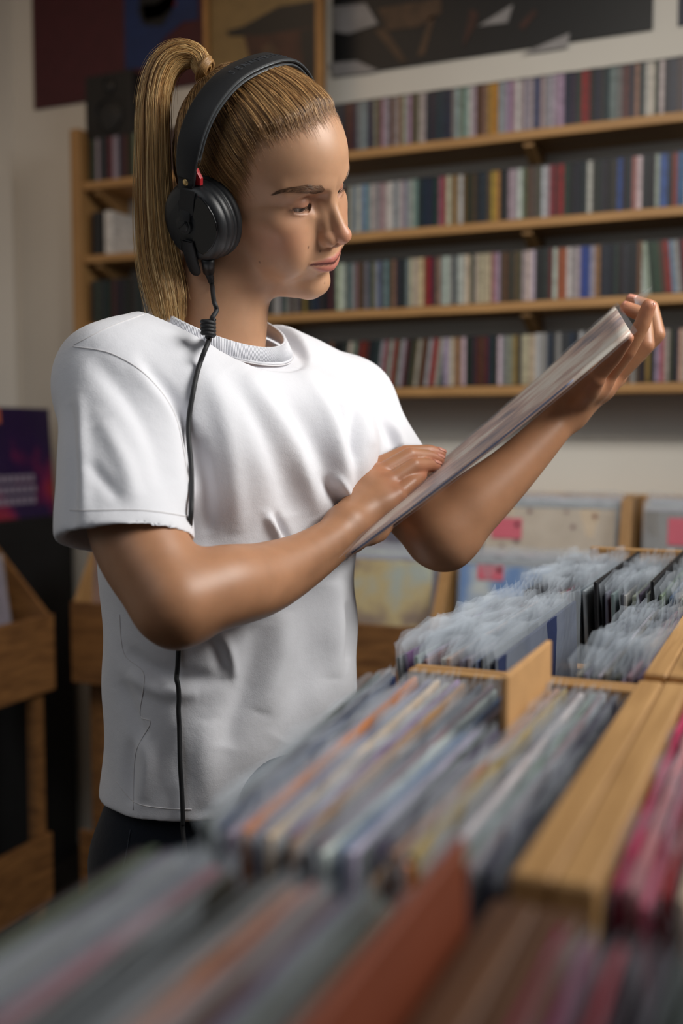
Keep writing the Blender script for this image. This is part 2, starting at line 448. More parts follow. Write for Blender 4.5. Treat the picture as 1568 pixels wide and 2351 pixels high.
for pix, m, o_ in (([(560, 60), (640, 15), (735, 0), (735, 60), (600, 84), (525, 82), (520, 72)], 'p_black', 0), ([(560, 80), (600, 82), (738, 58), (738, 170), (700, 200), (600, 200), (575, 140)], 'p_brown', -.001), ([(600, 110), (622, 98), (640, 120), (610, 135)], 'p_tan', -.002), ([(690, 70), (735, 60), (735, 190), (700, 190)], 'p_black', -.0025)):
    patch('print_shape', e, pix, fy - .001 + o_, M[m])
# small loudspeaker on the CD row
sp = empty('loudspeaker', (-1.85, 2.575, 2.146)); tag(sp, 'black loudspeaker standing on the CDs at the left shelf end', 'loudspeaker')
b = MB(); b.box(-1.905, -1.745, 2.515, 2.635, 2.1465, 2.322); b.bevel(.004); child_of(b.build('cabinet', M['black']), sp)
for z, r in ((2.205, .045), (2.285, .02)):
    th = np.linspace(0, 2*np.pi, 28, endpoint=False)
    V, Fc = tube([(-1.825 + r*math.cos(t), 2.513, z + r*math.sin(t)) for t in th], .004, 8, True)
    child_of(link('cone_ring', poly_mesh('cone_ring', V, Fc), M['blackcard']), sp)
    b = MB(); bmesh.ops.create_cone(b.bm, cap_ends=True, segments=24, radius1=r, radius2=r*.35, depth=.006, matrix=Matrix.Translation((-1.825, 2.5125, z)) @ Matrix.Rotation(math.pi/2, 4, 'X'))
    child_of(b.build('cone', M['blackcard']), sp)
# ================================================================ RECORD SLEEVES
def plastic_mat():
    m, nt, b = new_mat('clear_outer_sleeve')
    b.inputs['Base Color'].default_value = (*srgb(205, 214, 224), 1)
    b.inputs['Roughness'].default_value = 0.22
    b.inputs['Alpha'].default_value = 0.23
    b.inputs['Specular IOR Level'].default_value = 0.6
    tc = nt.nodes.new('ShaderNodeTexCoord')
    nz = nt.nodes.new('ShaderNodeTexNoise'); nz.inputs['Scale'].default_value = 45; nz.inputs['Detail'].default_value = 3
    nt.links.new(tc.outputs['Object'], nz.inputs['Vector'])
    bp = nt.nodes.new('ShaderNodeBump'); bp.inputs['Strength'].default_value = .35; bp.inputs['Distance'].default_value = .004
    nt.links.new(nz.outputs['Fac'], bp.inputs['Height']); nt.links.new(bp.outputs[0], b.inputs['Normal'])
    return m
M['plastic'] = plastic_mat()
M['card'] = objcol_mat('printed_card', 0.5, 0.5, (14, 14, 14))
def card_mesh():
    b = MB(); b.box(-.0017, .0017, -.157, .157, 0, .314); b.bevel(.0006, 1)
    me = b.mesh('card_cover'); me.materials.append(M['card']); return me
def plastic_mesh(seed, low=False):
    rg = np.random.default_rng(seed)
    V, Fc = [], []
    ny, nz = 14, 6
    zs = np.array([0, .10, .22, .300, .318, .329]) if not low else np.array([0, .10, .22, .300, .312, .3185])
    ph = rg.uniform(0, 6.28, 6)
    topn = rg.normal(0, .0012 if low else .0030, ny + 1); topn[0] -= .004; topn[-1] += rg.normal(0, .004)
    for s in (-1, 1):
        b0 = len(V)
        for j in range(nz):
            for i in range(ny + 1):
                t = i / ny; y = (t - .5) * .324
                a = max(0, (zs[j] - .22) / .108)
                x = s * .0023 + a*a*(.0022*math.sin(9*t + ph[0]) + .0018*math.sin(23*t + ph[1 if s < 0 else 2]) + s*.0008)
                if j == nz - 1: x += rg.normal(0, .0014)
                V.append((x, y, zs[j] + (topn[i] if j == nz - 1 else .4*topn[i] if j == nz - 2 else 0)))
        for j in range(nz - 1):
            for i in range(ny):
                q_ = b0 + j*(ny+1) + i
                Fc.append((q_, q_+1, q_+ny+2, q_+ny+1))
    me = poly_mesh('outer_sleeve', V, Fc); me.materials.append(M['plastic'])
    return me
CARD = card_mesh()
PLAST = [plastic_mesh(s) for s in range(8)]
PLAST_LOW = [plastic_mesh(s, True) for s in range(20, 26)]
rs = random.Random(11)
SPAL = {'grey': (120, 122, 128), 'pale grey': (178, 182, 186), 'white': (214, 214, 212), 'dark grey': (62, 64, 70), 'black': (26, 26, 30), 'navy': (36, 44, 70), 'lilac': (132, 116, 146), 'cream': (206, 194, 162), 'tan': (172, 134, 92),
        'brown': (104, 66, 42), 'orange': (200, 112, 58), 'red': (168, 50, 46), 'crimson': (176, 40, 84), 'pink': (206, 120, 140), 'green': (78, 98, 70), 'blue': (78, 104, 156), 'teal': (70, 108, 112), 'mauve': (150, 116, 128)}
def sleeve(loc, lean, cname, label, group, rz=0.0, plastic=True, roll=0.0, dz=0.0, tall=True, dim=1.0):
    e = empty('record_sleeve', loc)
    e.rotation_euler = (roll, lean, rz)
    tag(e, label, 'record', group)
    c = link('card_cover', CARD, None, e)
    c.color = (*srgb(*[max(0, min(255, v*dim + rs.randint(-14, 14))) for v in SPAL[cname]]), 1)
    if plastic: link('outer_sleeve', rs.choice(PLAST if tall else PLAST_LOW), None, e)
    return e
# ================================================================ BROWSER TABLE (rows run in room Y, stacks in room X)
TZ = .806                                       # crate floor
WT = 1.124                                      # top of the crate walls
ROWS = {'A': (.012, .362), 'B': (.384, .734), 'C': (.756, 1.106), 'D': (1.128, 1.478)}
tb = empty('browser_table', (-.02, .75, 0)); tag(tb, 'wooden browser table carrying the record crates', 'table')
b = MB(); b.box(-.262, .30, 0, 1.50, TZ - .04, TZ - .014); b.bevel(.002); child_of(b.build('table_top', M['pine_y']), tb)
for x in (-.225, .255):
    for y in (.05, 1.45):
        b = MB(); b.box(x - .025, x + .025, y - .025, y + .025, 0, TZ - .0405); b.bevel(.003); child_of(b.build('leg', M['pine_z']), tb)
for x in (-.225, .255):
    b = MB(); b.box(x - .012, x + .012, .076, 1.424, TZ - .14, TZ - .0405); child_of(b.build('apron', M['pine_y']), tb)
ROWN = {'A': 'nearest', 'B': 'second', 'C': 'third', 'D': 'farthest'}
def crate(row, x0, x1, col):
    y0, y1 = ROWS[row]; y0 -= .010; y1 += .010
    e = empty('record_crate', ((x0+x1)/2, (y0+y1)/2, TZ - .0135)); tag(e, 'pine record crate in the %s row, %s column of the browser table' % (ROWN[row], col), 'crate', 'record crates')
    t = .010; zt = WT + (.02 if row == 'D' else 0)
    b = MB(); b.box(x0, x1, y0, y1, TZ - .0135, TZ - .0005); child_of(b.build('crate_floor', M['pine_y']), e)
    for yy, zz in ((y0, WT - (.07 if row in 'BD' else 0)), (y1 - t, zt - (.07 if row in 'AC' else 0))):
        b = MB(); b.box(x0, x1, yy, yy + t, TZ, zz); b.bevel(.0015, 1); child_of(b.build('end_panel', M['pine_x']), e)
    for xx, zz, tw in ((x0, WT - (.12 if col == 'left' else -.008), .016), (x1 - .016, WT + .008, .016)):
        b = MB(); b.box(xx, xx + tw, y0 + t + .0003, y1 - t - .0003, TZ, zz); b.bevel(.0015, 1); child_of(b.build('side_panel', M['walnut'] if row == 'A' else M['pine_y']), e)
    return e
for r in 'ABCD':
    crate(r, -.268, -.082, 'left'); crate(r, -.0815, .125, 'right')
def stack(row, x0, x1, lean0, lean1, cols, grp, pitch=.0052, rz0=0.0, dz=0.0, tall=False):
    n = int(round((x1 - x0) / pitch))
    y0, y1 = ROWS[row]; ym = (y0 + y1) / 2
    for i in range(n):
        t = i / max(1, n - 1)
        cn = cols[min(len(cols) - 1, int(t * len(cols)))]
        if isinstance(cn, tuple): cn = rs.choice(cn)
        sleeve((x0 + i*pitch, ym + rs.uniform(-.006, .006), TZ + .0006 + dz + rs.uniform(0, .005)), lean0 + (lean1-lean0)*t + rs.uniform(-.010, .010), cn,
               '%s record, %s from left in the %s' % (cn, ordinal(i + 1), grp), grp, rz0*(1 - t) + rs.uniform(-.008, .008), row != 'A' or rs.random() < .4, 0, 0, tall, .7 if row == 'A' else 1.0)  # nearest row covers darkened in colour to stand for weaker light there
def divider(row, x, lean, m, h, lab, tab=None, w=.33, dz=0.0):
    y0, y1 = ROWS[row]; ym = (y0+y1)/2
    b = MB()
    if tab:
        b.prism([(-w/2, 0), (w/2, 0), (w/2, h), (tab, h), (tab, h - .042), (-w/2, h - .042)], 'x', -.002, .002)
    else:
        b.box(-.002, .002, -w/2, w/2, 0, h)
    b.bevel(.0008, 1)
    o = b.build('divider_card', m, None, False, (x, ym, TZ + .0005 + dz), (0, lean, 0)); tag(o, lab, 'divider')
    return o
G = lambda *a: tuple(a)
gl = G('grey', 'pale grey', 'white', 'lilac', 'grey')
# nearest row
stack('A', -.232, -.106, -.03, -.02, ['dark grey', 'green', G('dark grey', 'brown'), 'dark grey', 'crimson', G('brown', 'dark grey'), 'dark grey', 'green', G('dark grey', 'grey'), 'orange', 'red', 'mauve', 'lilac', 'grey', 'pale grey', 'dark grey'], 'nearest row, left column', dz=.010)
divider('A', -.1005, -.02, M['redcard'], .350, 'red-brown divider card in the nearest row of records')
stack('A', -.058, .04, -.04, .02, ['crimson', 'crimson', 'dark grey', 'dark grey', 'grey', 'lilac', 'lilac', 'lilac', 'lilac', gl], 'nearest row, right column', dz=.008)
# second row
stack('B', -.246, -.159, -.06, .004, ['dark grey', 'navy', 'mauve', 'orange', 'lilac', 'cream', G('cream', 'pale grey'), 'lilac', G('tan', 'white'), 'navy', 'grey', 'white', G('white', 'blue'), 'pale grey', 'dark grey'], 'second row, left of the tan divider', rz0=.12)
divider('B', -.1585, .0, M['cardboard'], .350, 'tan divider board with a raised tab in the second row', tab=.045)
stack('B', -.153, -.103, .0, .0, ['tan', 'orange', G('brown', 'tan'), gl, 'white', gl, 'pale grey', 'grey', 'dark grey'], 'second row, right of the tan divider')
stack('B', -.058, .03, -.03, .02, ['crimson', 'pink', 'red', 'cream', 'grey', 'grey', gl, gl, 'lilac', gl], 'second row, right column')
# third row
stack('C', -.250, -.198, -.13, -.03, ['grey', 'lilac', 'pale grey', gl, 'mauve', G('white', 'pale grey'), gl, 'cream', gl, 'pale grey', 'blue', 'navy', 'navy'], 'third row, left stack', pitch=.0045, dz=.004, tall=True)
stack('C', -.160, -.103, .04, .02, [gl, 'grey', gl, 'white', gl, 'dark grey', gl, 'mauve', gl], 'third row, middle stack', tall=True)
stack('C', -.058, .03, -.03, .02, [gl, 'grey', gl], 'third row, right column', tall=True)
# farthest row
stack('D', -.250, -.19, -.10, -.06, ['black', 'grey', G('black', 'brown'), 'black', gl, G('black', 'tan'), 'crimson', 'black', gl], 'farthest row, left stack', dz=.006, tall=True)
divider('D', -.183, -.05, M['blackcard'], .336, 'black divider card left of centre in the farthest row')
stack('D', -.178, -.135, -.04, -.02, [gl, 'crimson', gl, 'grey', gl, 'pale grey', gl], 'farthest row, middle stack', dz=.006, tall=True)
divider('D', -.130, -.03, M['blackcard'], .340, 'black divider card right of centre in the farthest row')
stack('D', -.124, -.103, -.02, .0, [gl, 'blue', gl], 'farthest row, stack by the rail', dz=.006, tall=True)
stack('D', -.058, .03, -.03, .02, [gl, 'grey', gl], 'farthest row, right column', dz=.006, tall=True)
# ================================================================ WALL BINS
M['dark_in'] = mat('bin_interior', srgb(30, 26, 24), .8)
def wall_bin(i, x0, x1):
    e = empty('record_bin', ((x0+x1)/2, 2.42, 0)); tag(e, WB_LABEL[i], 'record bin', 'wall record bins')
    t = .012
    b = MB(); b.box(x0, x1, 2.19, 2.205, .655, .868); b.bevel(.002); child_of(b.build('front_panel', M['ply']), e)
    b = MB(); b.box(x0, x1, 2.39, 2.402, .70, .99); b.bevel(.002); child_of(b.build('riser_panel', M['ply']), e)
    b = MB(); b.box(x0, x1, 2.60, 2.612, .70, 1.158); b.bevel(.002); child_of(b.build('back_panel', M['pine_x']), e)
    b = MB(); b.box(x0 + t, x1 - t, 2.2055, 2.389, .68, .692); b.box(x0 + t, x1 - t, 2.403, 2.5995, .80, .812); child_of(b.build('bin_floor', M['dark_in']), e)
    for xx in (x0, x1 - t):
        b = MB(); b.prism([(2.2055, .66), (2.3895, .66), (2.3895, 1.02), (2.30, 1.02), (2.2055, .868)], 'x', xx, xx + t)
        b.prism([(2.4025, .66), (2.5995, .66), (2.5995, 1.156), (2.44, 1.156), (2.4025, 1.03)], 'x', xx, xx + t)
        child_of(b.build('side_panel', M['pine_z']), e)
    for xx in (x0 + .02, x1 - .06):
        b = MB(); b.box(xx, xx + .04, 2.24, 2.28, 0, .679); b.bevel(.002); child_of(b.build('leg', M['ply_y']), e)
    b = MB(); b.box(x0, x1, 2.21, 2.222, .06, .25); b.bevel(.002); child_of(b.build('kick_panel', M['ply']), e)
    return e
WBX = [-1.735, -1.502, -1.121, -.74, -.359, .022]
WB_LABEL = ['narrow pine record bin in the far left corner', 'pine record bin against the wall behind the elbow', 'pine record bin behind the woman with a yellow record', 'pine record bin holding the blue and the speckled records', 'pine record bin at the right photo edge by the wall']
for i in range(5): wall_bin(i, WBX[i], WBX[i+1] - .001)
M['tag_pink'] = mat('pink_paper', srgb(214, 108, 128), .7, noise=.05); M['tag_ink'] = mat('dark_ink', srgb(70, 30, 44), .6)
def pat_mat(name, cols, scale, kind='noise', detail=2.0):
    m, nt, b = new_mat(name)
    tc = nt.nodes.new('ShaderNodeTexCoord')
    if kind == 'vor':
        tx = nt.nodes.new('ShaderNodeTexVoronoi'); tx.inputs['Scale'].default_value = scale
        out = tx.outputs['Distance']
    else:
        tx = nt.nodes.new('ShaderNodeTexNoise'); tx.inputs['Scale'].default_value = scale; tx.inputs['Detail'].default_value = detail
        out = tx.outputs['Fac']
    nt.links.new(tc.outputs['Object'], tx.inputs['Vector'])
    cr = nt.nodes.new('ShaderNodeValToRGB'); el = cr.color_ramp.elements
    while len(el) < len(cols): el.new(.5)
    for k, (p, c) in enumerate(cols): el[k].position = p; el[k].color = (*srgb(*c), 1)
    nt.links.new(out, cr.inputs[0]); nt.links.new(cr.outputs[0], b.inputs['Base Color'])
    b.inputs['Roughness'].default_value = .35
    return m
M['c_speck'] = pat_mat('speckled_cover', [(0, (60, 50, 46)), (.13, (120, 60, 50)), (.2, (206, 190, 168)), (1, (222, 208, 188))], 22, 'vor')
M['c_sky'] = pat_mat('sky_cover', [(0, (60, 118, 196)), (.5, (74, 136, 208)), (.62, (214, 222, 222)), (1, (236, 232, 220))], 7)
M['c_yellow'] = pat_mat('yellow_cover', [(0, (64, 60, 54)), (.38, (150, 116, 74)), (.5, (214, 190, 116)), (.66, (188, 198, 186)), (1, (210, 214, 206))], 9)
M['c_rust'] = pat_mat('rust_cover', [(0, (40, 26, 24)), (.45, (110, 52, 40)), (.6, (168, 112, 66)), (1, (150, 70, 60))], 14)
M['c_grey'] = pat_mat('grey_cover', [(0, (80, 80, 84)), (.5, (150, 150, 150)), (1, (186, 184, 182))], 8)
M['c_night'] = pat_mat('night_cover', [(0, (30, 26, 60)), (.48, (48, 30, 76)), (.58, (128, 38, 84)), (.7, (168, 56, 60)), (1, (40, 30, 70))], 5)
def facing(loc, rz, lean, m, label, grp, tagpos=None, tw=.06, th=.034):
    e = empty('record_sleeve', loc); e.rotation_euler = (lean, 0, rz); tag(e, label, 'record', grp)
    b = MB(); b.box(-.157, .157, -.0017, .0017, 0, .314); b.bevel(.0006, 1)
    b.build('card_cover', m, e)
    o = link('outer_sleeve', PLAST[rs.randrange(8)], None, e); o.rotation_euler = (0, 0, math.pi/2)
    if tagpos:
        x, z = tagpos
        b = MB(); b.box(x - tw/2, x + tw/2, -.0042, -.0036, z - th/2, z + th/2); t_ = b.build('price_tag', M['tag_pink'], e)
        b = MB(); bmesh.ops.create_cone(b.bm, cap_ends=True, segments=12, radius1=.006, radius2=.006, depth=.0006, matrix=Matrix.Translation((x + tw*.34, -.0046, z + th*.2)) @ Matrix.Rotation(math.pi/2, 4, 'X'))
        b.build('printed_dot', M['tag_ink'], t_)
    return e
FG = 'records facing out in the wall bins'
BINN = ['corner', 'hidden left', 'middle', 'blue-sky-record', 'rightmost']
ZR, ZF = .815, .695
covers = {(3, 1): ('c_speck', 'cream speckled record facing out with pink tag at left', (-.10, .262)), (4, 1): ('c_grey', 'grey record facing out with wide pink tag at right edge', (-.055, .268)),
          (3, 0): ('c_sky', 'sky blue record with clouds and pink tag in front bin', (-.085, .298)), (2, 0): ('c_yellow', 'yellow and grey picture record in front bin behind woman', (-.135, .27)),
          (0, 0): ('c_rust', 'rusty red picture record in the far left corner bin', None), (1, 0): ('c_grey', 'grey record in the bin hidden behind the elbow', None), (2, 1): ('c_night', 'dark record in the upper bin behind the woman', None),
          (1, 1): ('c_rust', 'rusty record in the upper bin behind the woman', None), (4, 0): ('c_yellow', 'pale record in the front bin at right edge', None)}
for i in range(5):
    xm = (WBX[i] + WBX[i+1])/2
    for tier in (0, 1):
        if i == 0 and tier == 1: continue
        y0 = 2.25 if tier == 0 else 2.45
        z0 = ZF if tier == 0 else ZR
        sc = None
        if (i, tier) in covers:
            cm, lb, tp = covers[(i, tier)]
            if (i, tier) == (4, 1): e = facing((xm, y0, z0), 0, -.12, M[cm], lb, FG, tp, .10, .062)
            elif (i, tier) == (3, 1): e = facing((xm, y0, z0), 0, -.12, M[cm], lb, FG, tp, .075, .05)
            else: e = facing((xm, y0, z0), 0, -.12, M[cm], lb, FG, tp)
            if i == 0: e.scale = (.66, 1, 1)
        for k in range(4):
            cn = rs.choice(['black', 'dark grey', 'white', 'lilac', 'navy', 'pale grey'])
            if (i, tier, k) in ((3, 0, 1), (3, 1, 2)): cn = 'black'
            e = sleeve((xm + rs.uniform(-.008, .008), y0 + .02 + k*.020, z0 + .003 + k*.006), 0, cn, '%s record, %s behind the front cover in the %s' % (cn, ordinal(k + 1), BINN[i] + (' upper' if tier else ' lower') + ' wall bin'), 'records in the wall bins', math.pi/2)
            e.rotation_euler = (-.12, 0, 0)
            for ch in e.children: ch.rotation_euler = (0, 0, math.pi/2)
            if i == 0: e.scale = (.66, 1, 1)
# ---- left wall bin (faces +X)
e = empty('record_bin', (-2.0, 1.7, 0)); tag(e, 'pine record bin along the left wall at the photo edge', 'record bin', 'wall record bins')
X0 = -1.75
for y0, y1 in ((1.06, 1.60), (1.602, 2.145)):
    b = MB(); b.box(X0 - .015, X0, y0, y1, .645, .842); b.bevel(.002); child_of(b.build('front_panel', M['ply_y']), e)
    b = MB(); b.box(X0 - .035, X0 - .02, y0, y1, .075, .262); b.bevel(.002); child_of(b.build('kick_panel', M['ply_y']), e)
b = MB(); b.box(-2.26, X0 - .0155, 1.06, 2.145, .66, .672); child_of(b.build('bin_floor', M['dark_in']), e)
b = MB(); b.box(-2.26, -2.248, 1.06, 2.145, .68, 1.16); child_of(b.build('back_panel', M['pine_y']), e)
for y in (1.06, 1.595, 2.133):
    b = MB(); b.prism([(-2.2475, .675), (X0 - .0155, .675), (X0 - .0155, .842), (-2.02, 1.10), (-2.2475, 1.10)], 'y', y, y + .012); child_of(b.build('side_panel', M['ply']), e)
for y in (1.09, 2.10):
    b = MB(); b.box(X0 - .06, X0 - .0355, y, y + .04, 0, .659); b.bevel(.002); child_of(b.build('leg', M['ply']), e)
for k in range(4):
    for yc, wn in ((1.33, 'near'), (1.87, 'far')):
        cn = rs.choice(['grey', 'lilac', 'pale grey', 'dark grey'])
        sleeve((X0 - .07 - k*.03, yc + .06, .6735), -.16, cn, '%s record in the %s left wall bin, %s from the front' % (cn, wn, ordinal(k + 1)), 'records in the left wall bin')
# black cabinet with a displayed record in the corner
b = MB(); b.box(-2.262, -2.04, 2.20, 2.596, 0, 1.058); b.bevel(.004); b.box(-2.041, -2.037, 2.23, 2.57, .1, .98)
tag(b.build('cabinet', M['black']), 'black cabinet in the far left corner', 'cabinet')
e = empty('record_sleeve', (-2.075, 2.40, 1.0595)); e.rotation_euler = (0, -.06, 0); tag(e, 'dark purple record with pale lettering on the corner cabinet', 'record')
b = MB(); b.box(-.002, .002, -.158, .158, 0, .322); b.bevel(.0006, 1); b.build('card_cover', M['c_night'], e)
M['letter'] = mat('pale_lettering', srgb(150, 140, 160), .5)
for r in range(3):
    for k in range(8):
        y = -.13 + k*.026 + (.004 if r % 2 else 0)
        b = MB(); b.box(.002, .0028, y, y + .019, .105 - r*.032, .105 - r*.032 + .022)
        b.build('lettering', M['letter'], e)
b = MB(); b.box(.0022, .003, -.10, -.055, .275, .318); b.build('price_tag', mat('orange_tag', srgb(206, 106, 76), .6), e)
# ================================================================ IMPLICIT MODELLING KIT
def smin(a, b, k):
    h = np.clip(.5 + .5*(b - a)/k, 0, 1)
    return b + (a - b)*h - k*h*(1 - h)
def smax(a, b, k):
    return -smin(-a, -b, k)
def ell(P, c, r):
    q = P - np.asarray(c, np.float32)
    r = np.asarray(r, np.float32)
    k0 = np.linalg.norm(q / r, axis=1)
    k1 = np.linalg.norm(q / (r*r), axis=1) + 1e-9
    return k0*(k0 - 1)/k1
def cone(P, a, b, ra, rb):
    a = np.asarray(a, np.float32); b = np.asarray(b, np.float32)
    ba = b - a
    q = P - a
    h = np.clip(q @ ba / (ba @ ba), 0, 1)
    return np.linalg.norm(q - h[:, None]*ba, axis=1) - (ra + (rb - ra)*h)
def chain(P, pts, rad, k, lin=False):
    # limb through the points with a tapering radius, resampled so that joints stay smooth
    q = np.hstack([np.asarray(pts, float), np.asarray(rad, float)[:, None]])
    q = q if lin else spline(q, (len(pts) - 1)*((4 if np.abs(q).max() > 5 else 7) if len(pts) > 2 else 1) + 1)
    mg = q[:, 3].max() + (26.0 if np.abs(q).max() > 5 else .034)
    lo, hi = q[:, :3].min(0) - mg, q[:, :3].max(0) + mg
    near = ((P > lo) & (P < hi)).all(1)
    out = np.full(len(P), mg*1.5, np.float32)
    Pn = P[near]
    if len(Pn):
        d = None
        for i in range(len(q) - 1):
            e = cone(Pn, q[i, :3], q[i+1, :3], q[i, 3], q[i+1, 3])
            d = e if d is None else np.minimum(d, e)
        out[near] = d
    return out
def lell(P, c, r, k):
    # small local feature: only evaluated near it
    mg = k*1.5 + (14 if max(r) > 1 else .03)
    near = (np.abs(P - np.asarray(c, np.float32)) < np.asarray(r, np.float32) + mg).all(1)
    out = np.full(len(P), mg*1.2, np.float32)
    if near.any(): out[near] = ell(P[near], c, r)
    return out
def sstep(a, b, x):
    t = np.clip((x - a)/(b - a), 0, 1)
    return t*t*(3 - 2*t)
def surface(fn, lo, hi, h, project=1):
    lo = np.asarray(lo, float); hi = np.asarray(hi, float)
    CB = 4
    nc = np.ceil((hi - lo)/(h*CB)).astype(int) + 1
    def ev(P):
        out = np.empty(len(P), np.float32)
        for i in range(0, len(P), 400000):
            out[i:i+400000] = fn(P[i:i+400000].astype(np.float32))
        return out
    ax = [lo[i] + np.arange(nc[i])*h*CB for i in range(3)]
    G_ = np.stack(np.meshgrid(*ax, indexing='ij'), -1).reshape(-1, 3)
    fc = ev(G_).reshape(nc)
    near = np.abs(fc) < h*CB*2.2
    blk = np.zeros(nc - 1, bool)
    for dx in (0, 1):
        for dy in (0, 1):
            for dz in (0, 1):
                blk |= near[dx:nc[0]-1+dx, dy:nc[1]-1+dy, dz:nc[2]-1+dz]
    nf = (nc - 1)*CB + 1
    f = np.repeat(np.repeat(np.repeat(fc[:-1, :-1, :-1], CB, 0), CB, 1), CB, 2)
    f = np.pad(f, ((0, 1),)*3, mode='edge').astype(np.float32)
    m = np.zeros(nf, bool)
    bi = np.argwhere(blk)*CB
    o = np.arange(CB + 1)
    for dx in o:
        for dy in o:
            for dz in o:
                m[bi[:, 0]+dx, bi[:, 1]+dy, bi[:, 2]+dz] = True
    idx = np.argwhere(m)
    f[m] = ev(lo + idx*h)
    ins = f < 0
    cnt = np.zeros(np.array(nf) - 1, np.int8)
    for dx in (0, 1):
        for dy in (0, 1):
            for dz in (0, 1):
                cnt += ins[dx:nf[0]-1+dx, dy:nf[1]-1+dy, dz:nf[2]-1+dz]
    act = (cnt > 0) & (cnt < 8)
    ca = np.argwhere(act)
    vid = np.full(act.shape, -1, np.int32)
    vid[act] = np.arange(len(ca))
    acc = np.zeros((len(ca), 3)); n = np.zeros(len(ca))
    cor = [(0,0,0),(1,0,0),(0,1,0),(1,1,0),(0,0,1),(1,0,1),(0,1,1),(1,1,1)]
    vals = [f[ca[:, 0]+c[0], ca[:, 1]+c[1], ca[:, 2]+c[2]] for c in cor]
    for a in range(8):
        for b_ in range(a+1, 8):
            if sum(abs(cor[a][i]-cor[b_][i]) for i in range(3)) != 1: continue
            va, vb = vals[a], vals[b_]
            cr = (va < 0) != (vb < 0)
            t = np.where(cr, va/np.where(cr, va - vb, 1), 0)
            pa, pb = np.array(cor[a]), np.array(cor[b_])
            acc += np.where(cr[:, None], pa + t[:, None]*(pb - pa), 0)
            n += cr
    V = lo + (ca + acc/n[:, None])*h
    Q = []
    for a in range(3):
        u, v = (a+1) % 3, (a+2) % 3
        sl0 = [slice(None)]*3; sl1 = [slice(None)]*3
        sl0[a] = slice(0, -1); sl1[a] = slice(1, None)
        s0, s1 = ins[tuple(sl0)], ins[tuple(sl1)]
        e = np.argwhere(s0 != s1)
        e = e[(e[:, u] > 0) & (e[:, v] > 0) & (e[:, u] < nf[u]-1) & (e[:, v] < nf[v]-1)]
        fl = s0[e[:, 0], e[:, 1], e[:, 2]]
        def at(du, dv):
            q = e.copy(); q[:, u] += du; q[:, v] += dv
            return vid[q[:, 0], q[:, 1], q[:, 2]]
        q = np.stack([at(-1, -1), at(0, -1), at(0, 0), at(-1, 0)], 1)
        q[~fl] = q[~fl][:, ::-1]
        Q.append(q)
    Q = np.concatenate(Q)
    Q = Q[(Q >= 0).all(1)]
    for _ in range(project):
        d = np.float32(h*.5)
        f0 = ev(V)
        g = np.stack([(ev(V + np.eye(3)[i]*d) - ev(V - np.eye(3)[i]*d))/(2*d) for i in range(3)], 1)
        g2 = (g*g).sum(1) + 1e-6
        step = -(f0/g2)[:, None]*g
        l = np.linalg.norm(step, axis=1)[:, None] + 1e-9
        V = V + step*np.minimum(1, h*.7/l)
    return V, Q
def relax(V, Q, it=2, lam=.5, w=None):
    n = len(V)
    e = np.concatenate([Q[:, [0, 1]], Q[:, [1, 2]], Q[:, [2, 3]], Q[:, [3, 0]]])
    for _ in range(it):
        s = np.zeros((n, 3)); c = np.zeros(n)
        for a in range(3):
            s[:, a] = np.bincount(e[:, 0], V[e[:, 1], a], n) + np.bincount(e[:, 1], V[e[:, 0], a], n)
        c = np.bincount(e[:, 0], minlength=n) + np.bincount(e[:, 1], minlength=n)
        V = V + (lam if w is None else lam*w[:, None])*(s/np.maximum(c, 1)[:, None] - V)
    return V
def vnormals(V, Q):
    a, b_, c, d = (V[Q[:, i]] for i in range(4))
    fn_ = np.cross(c - a, d - b_)
    N = np.zeros_like(V)
    for i in range(4):
        for k in range(3): N[:, k] += np.bincount(Q[:, i], fn_[:, k], len(V))
    return N/(np.linalg.norm(N, axis=1)[:, None] + 1e-12)
# ================================================================ PERSON: head frame (mm; F forward, L her left, U up)
HS = .94e-3
hy, hp, hr = math.radians(28.3), math.radians(21.0), math.radians(28.0)
HO = np.array([-.0825, 1.088, 1.5443])
def rotm(y, p, r):
    cy, sy = math.cos(-y), math.sin(-y); cp, sp = math.cos(p), math.sin(p); cr, sr = math.cos(r), math.sin(r)
    return np.array([[cy, -sy, 0], [sy, cy, 0], [0, 0, 1]]) @ np.array([[cp, 0, sp], [0, 1, 0], [-sp, 0, cp]]) @ np.array([[1, 0, 0], [0, cr, -sr], [0, sr, cr]])
HR = rotm(hy, hp, hr)
def h2w(P): return HO + (np.asarray(P, float) @ HR.T)*HS
def w2h(P): return ((np.asarray(P, float) - HO) @ HR)/HS
NECK_T = w2h(W(508, 640, 1.105)); NECK_B = w2h(W(492, 800, 1.115))
EYE = np.array([69., 31.5, 21.]); EYR = 12.2
EU, EL = math.radians(-9), math.radians(-34)
def skull(P):
    d = ell(P, (0, 0, 45), (93, 73, 86))
    d = smin(d, ell(P, (28, 0, 56), (67, 60, 58)), 20)
    return d
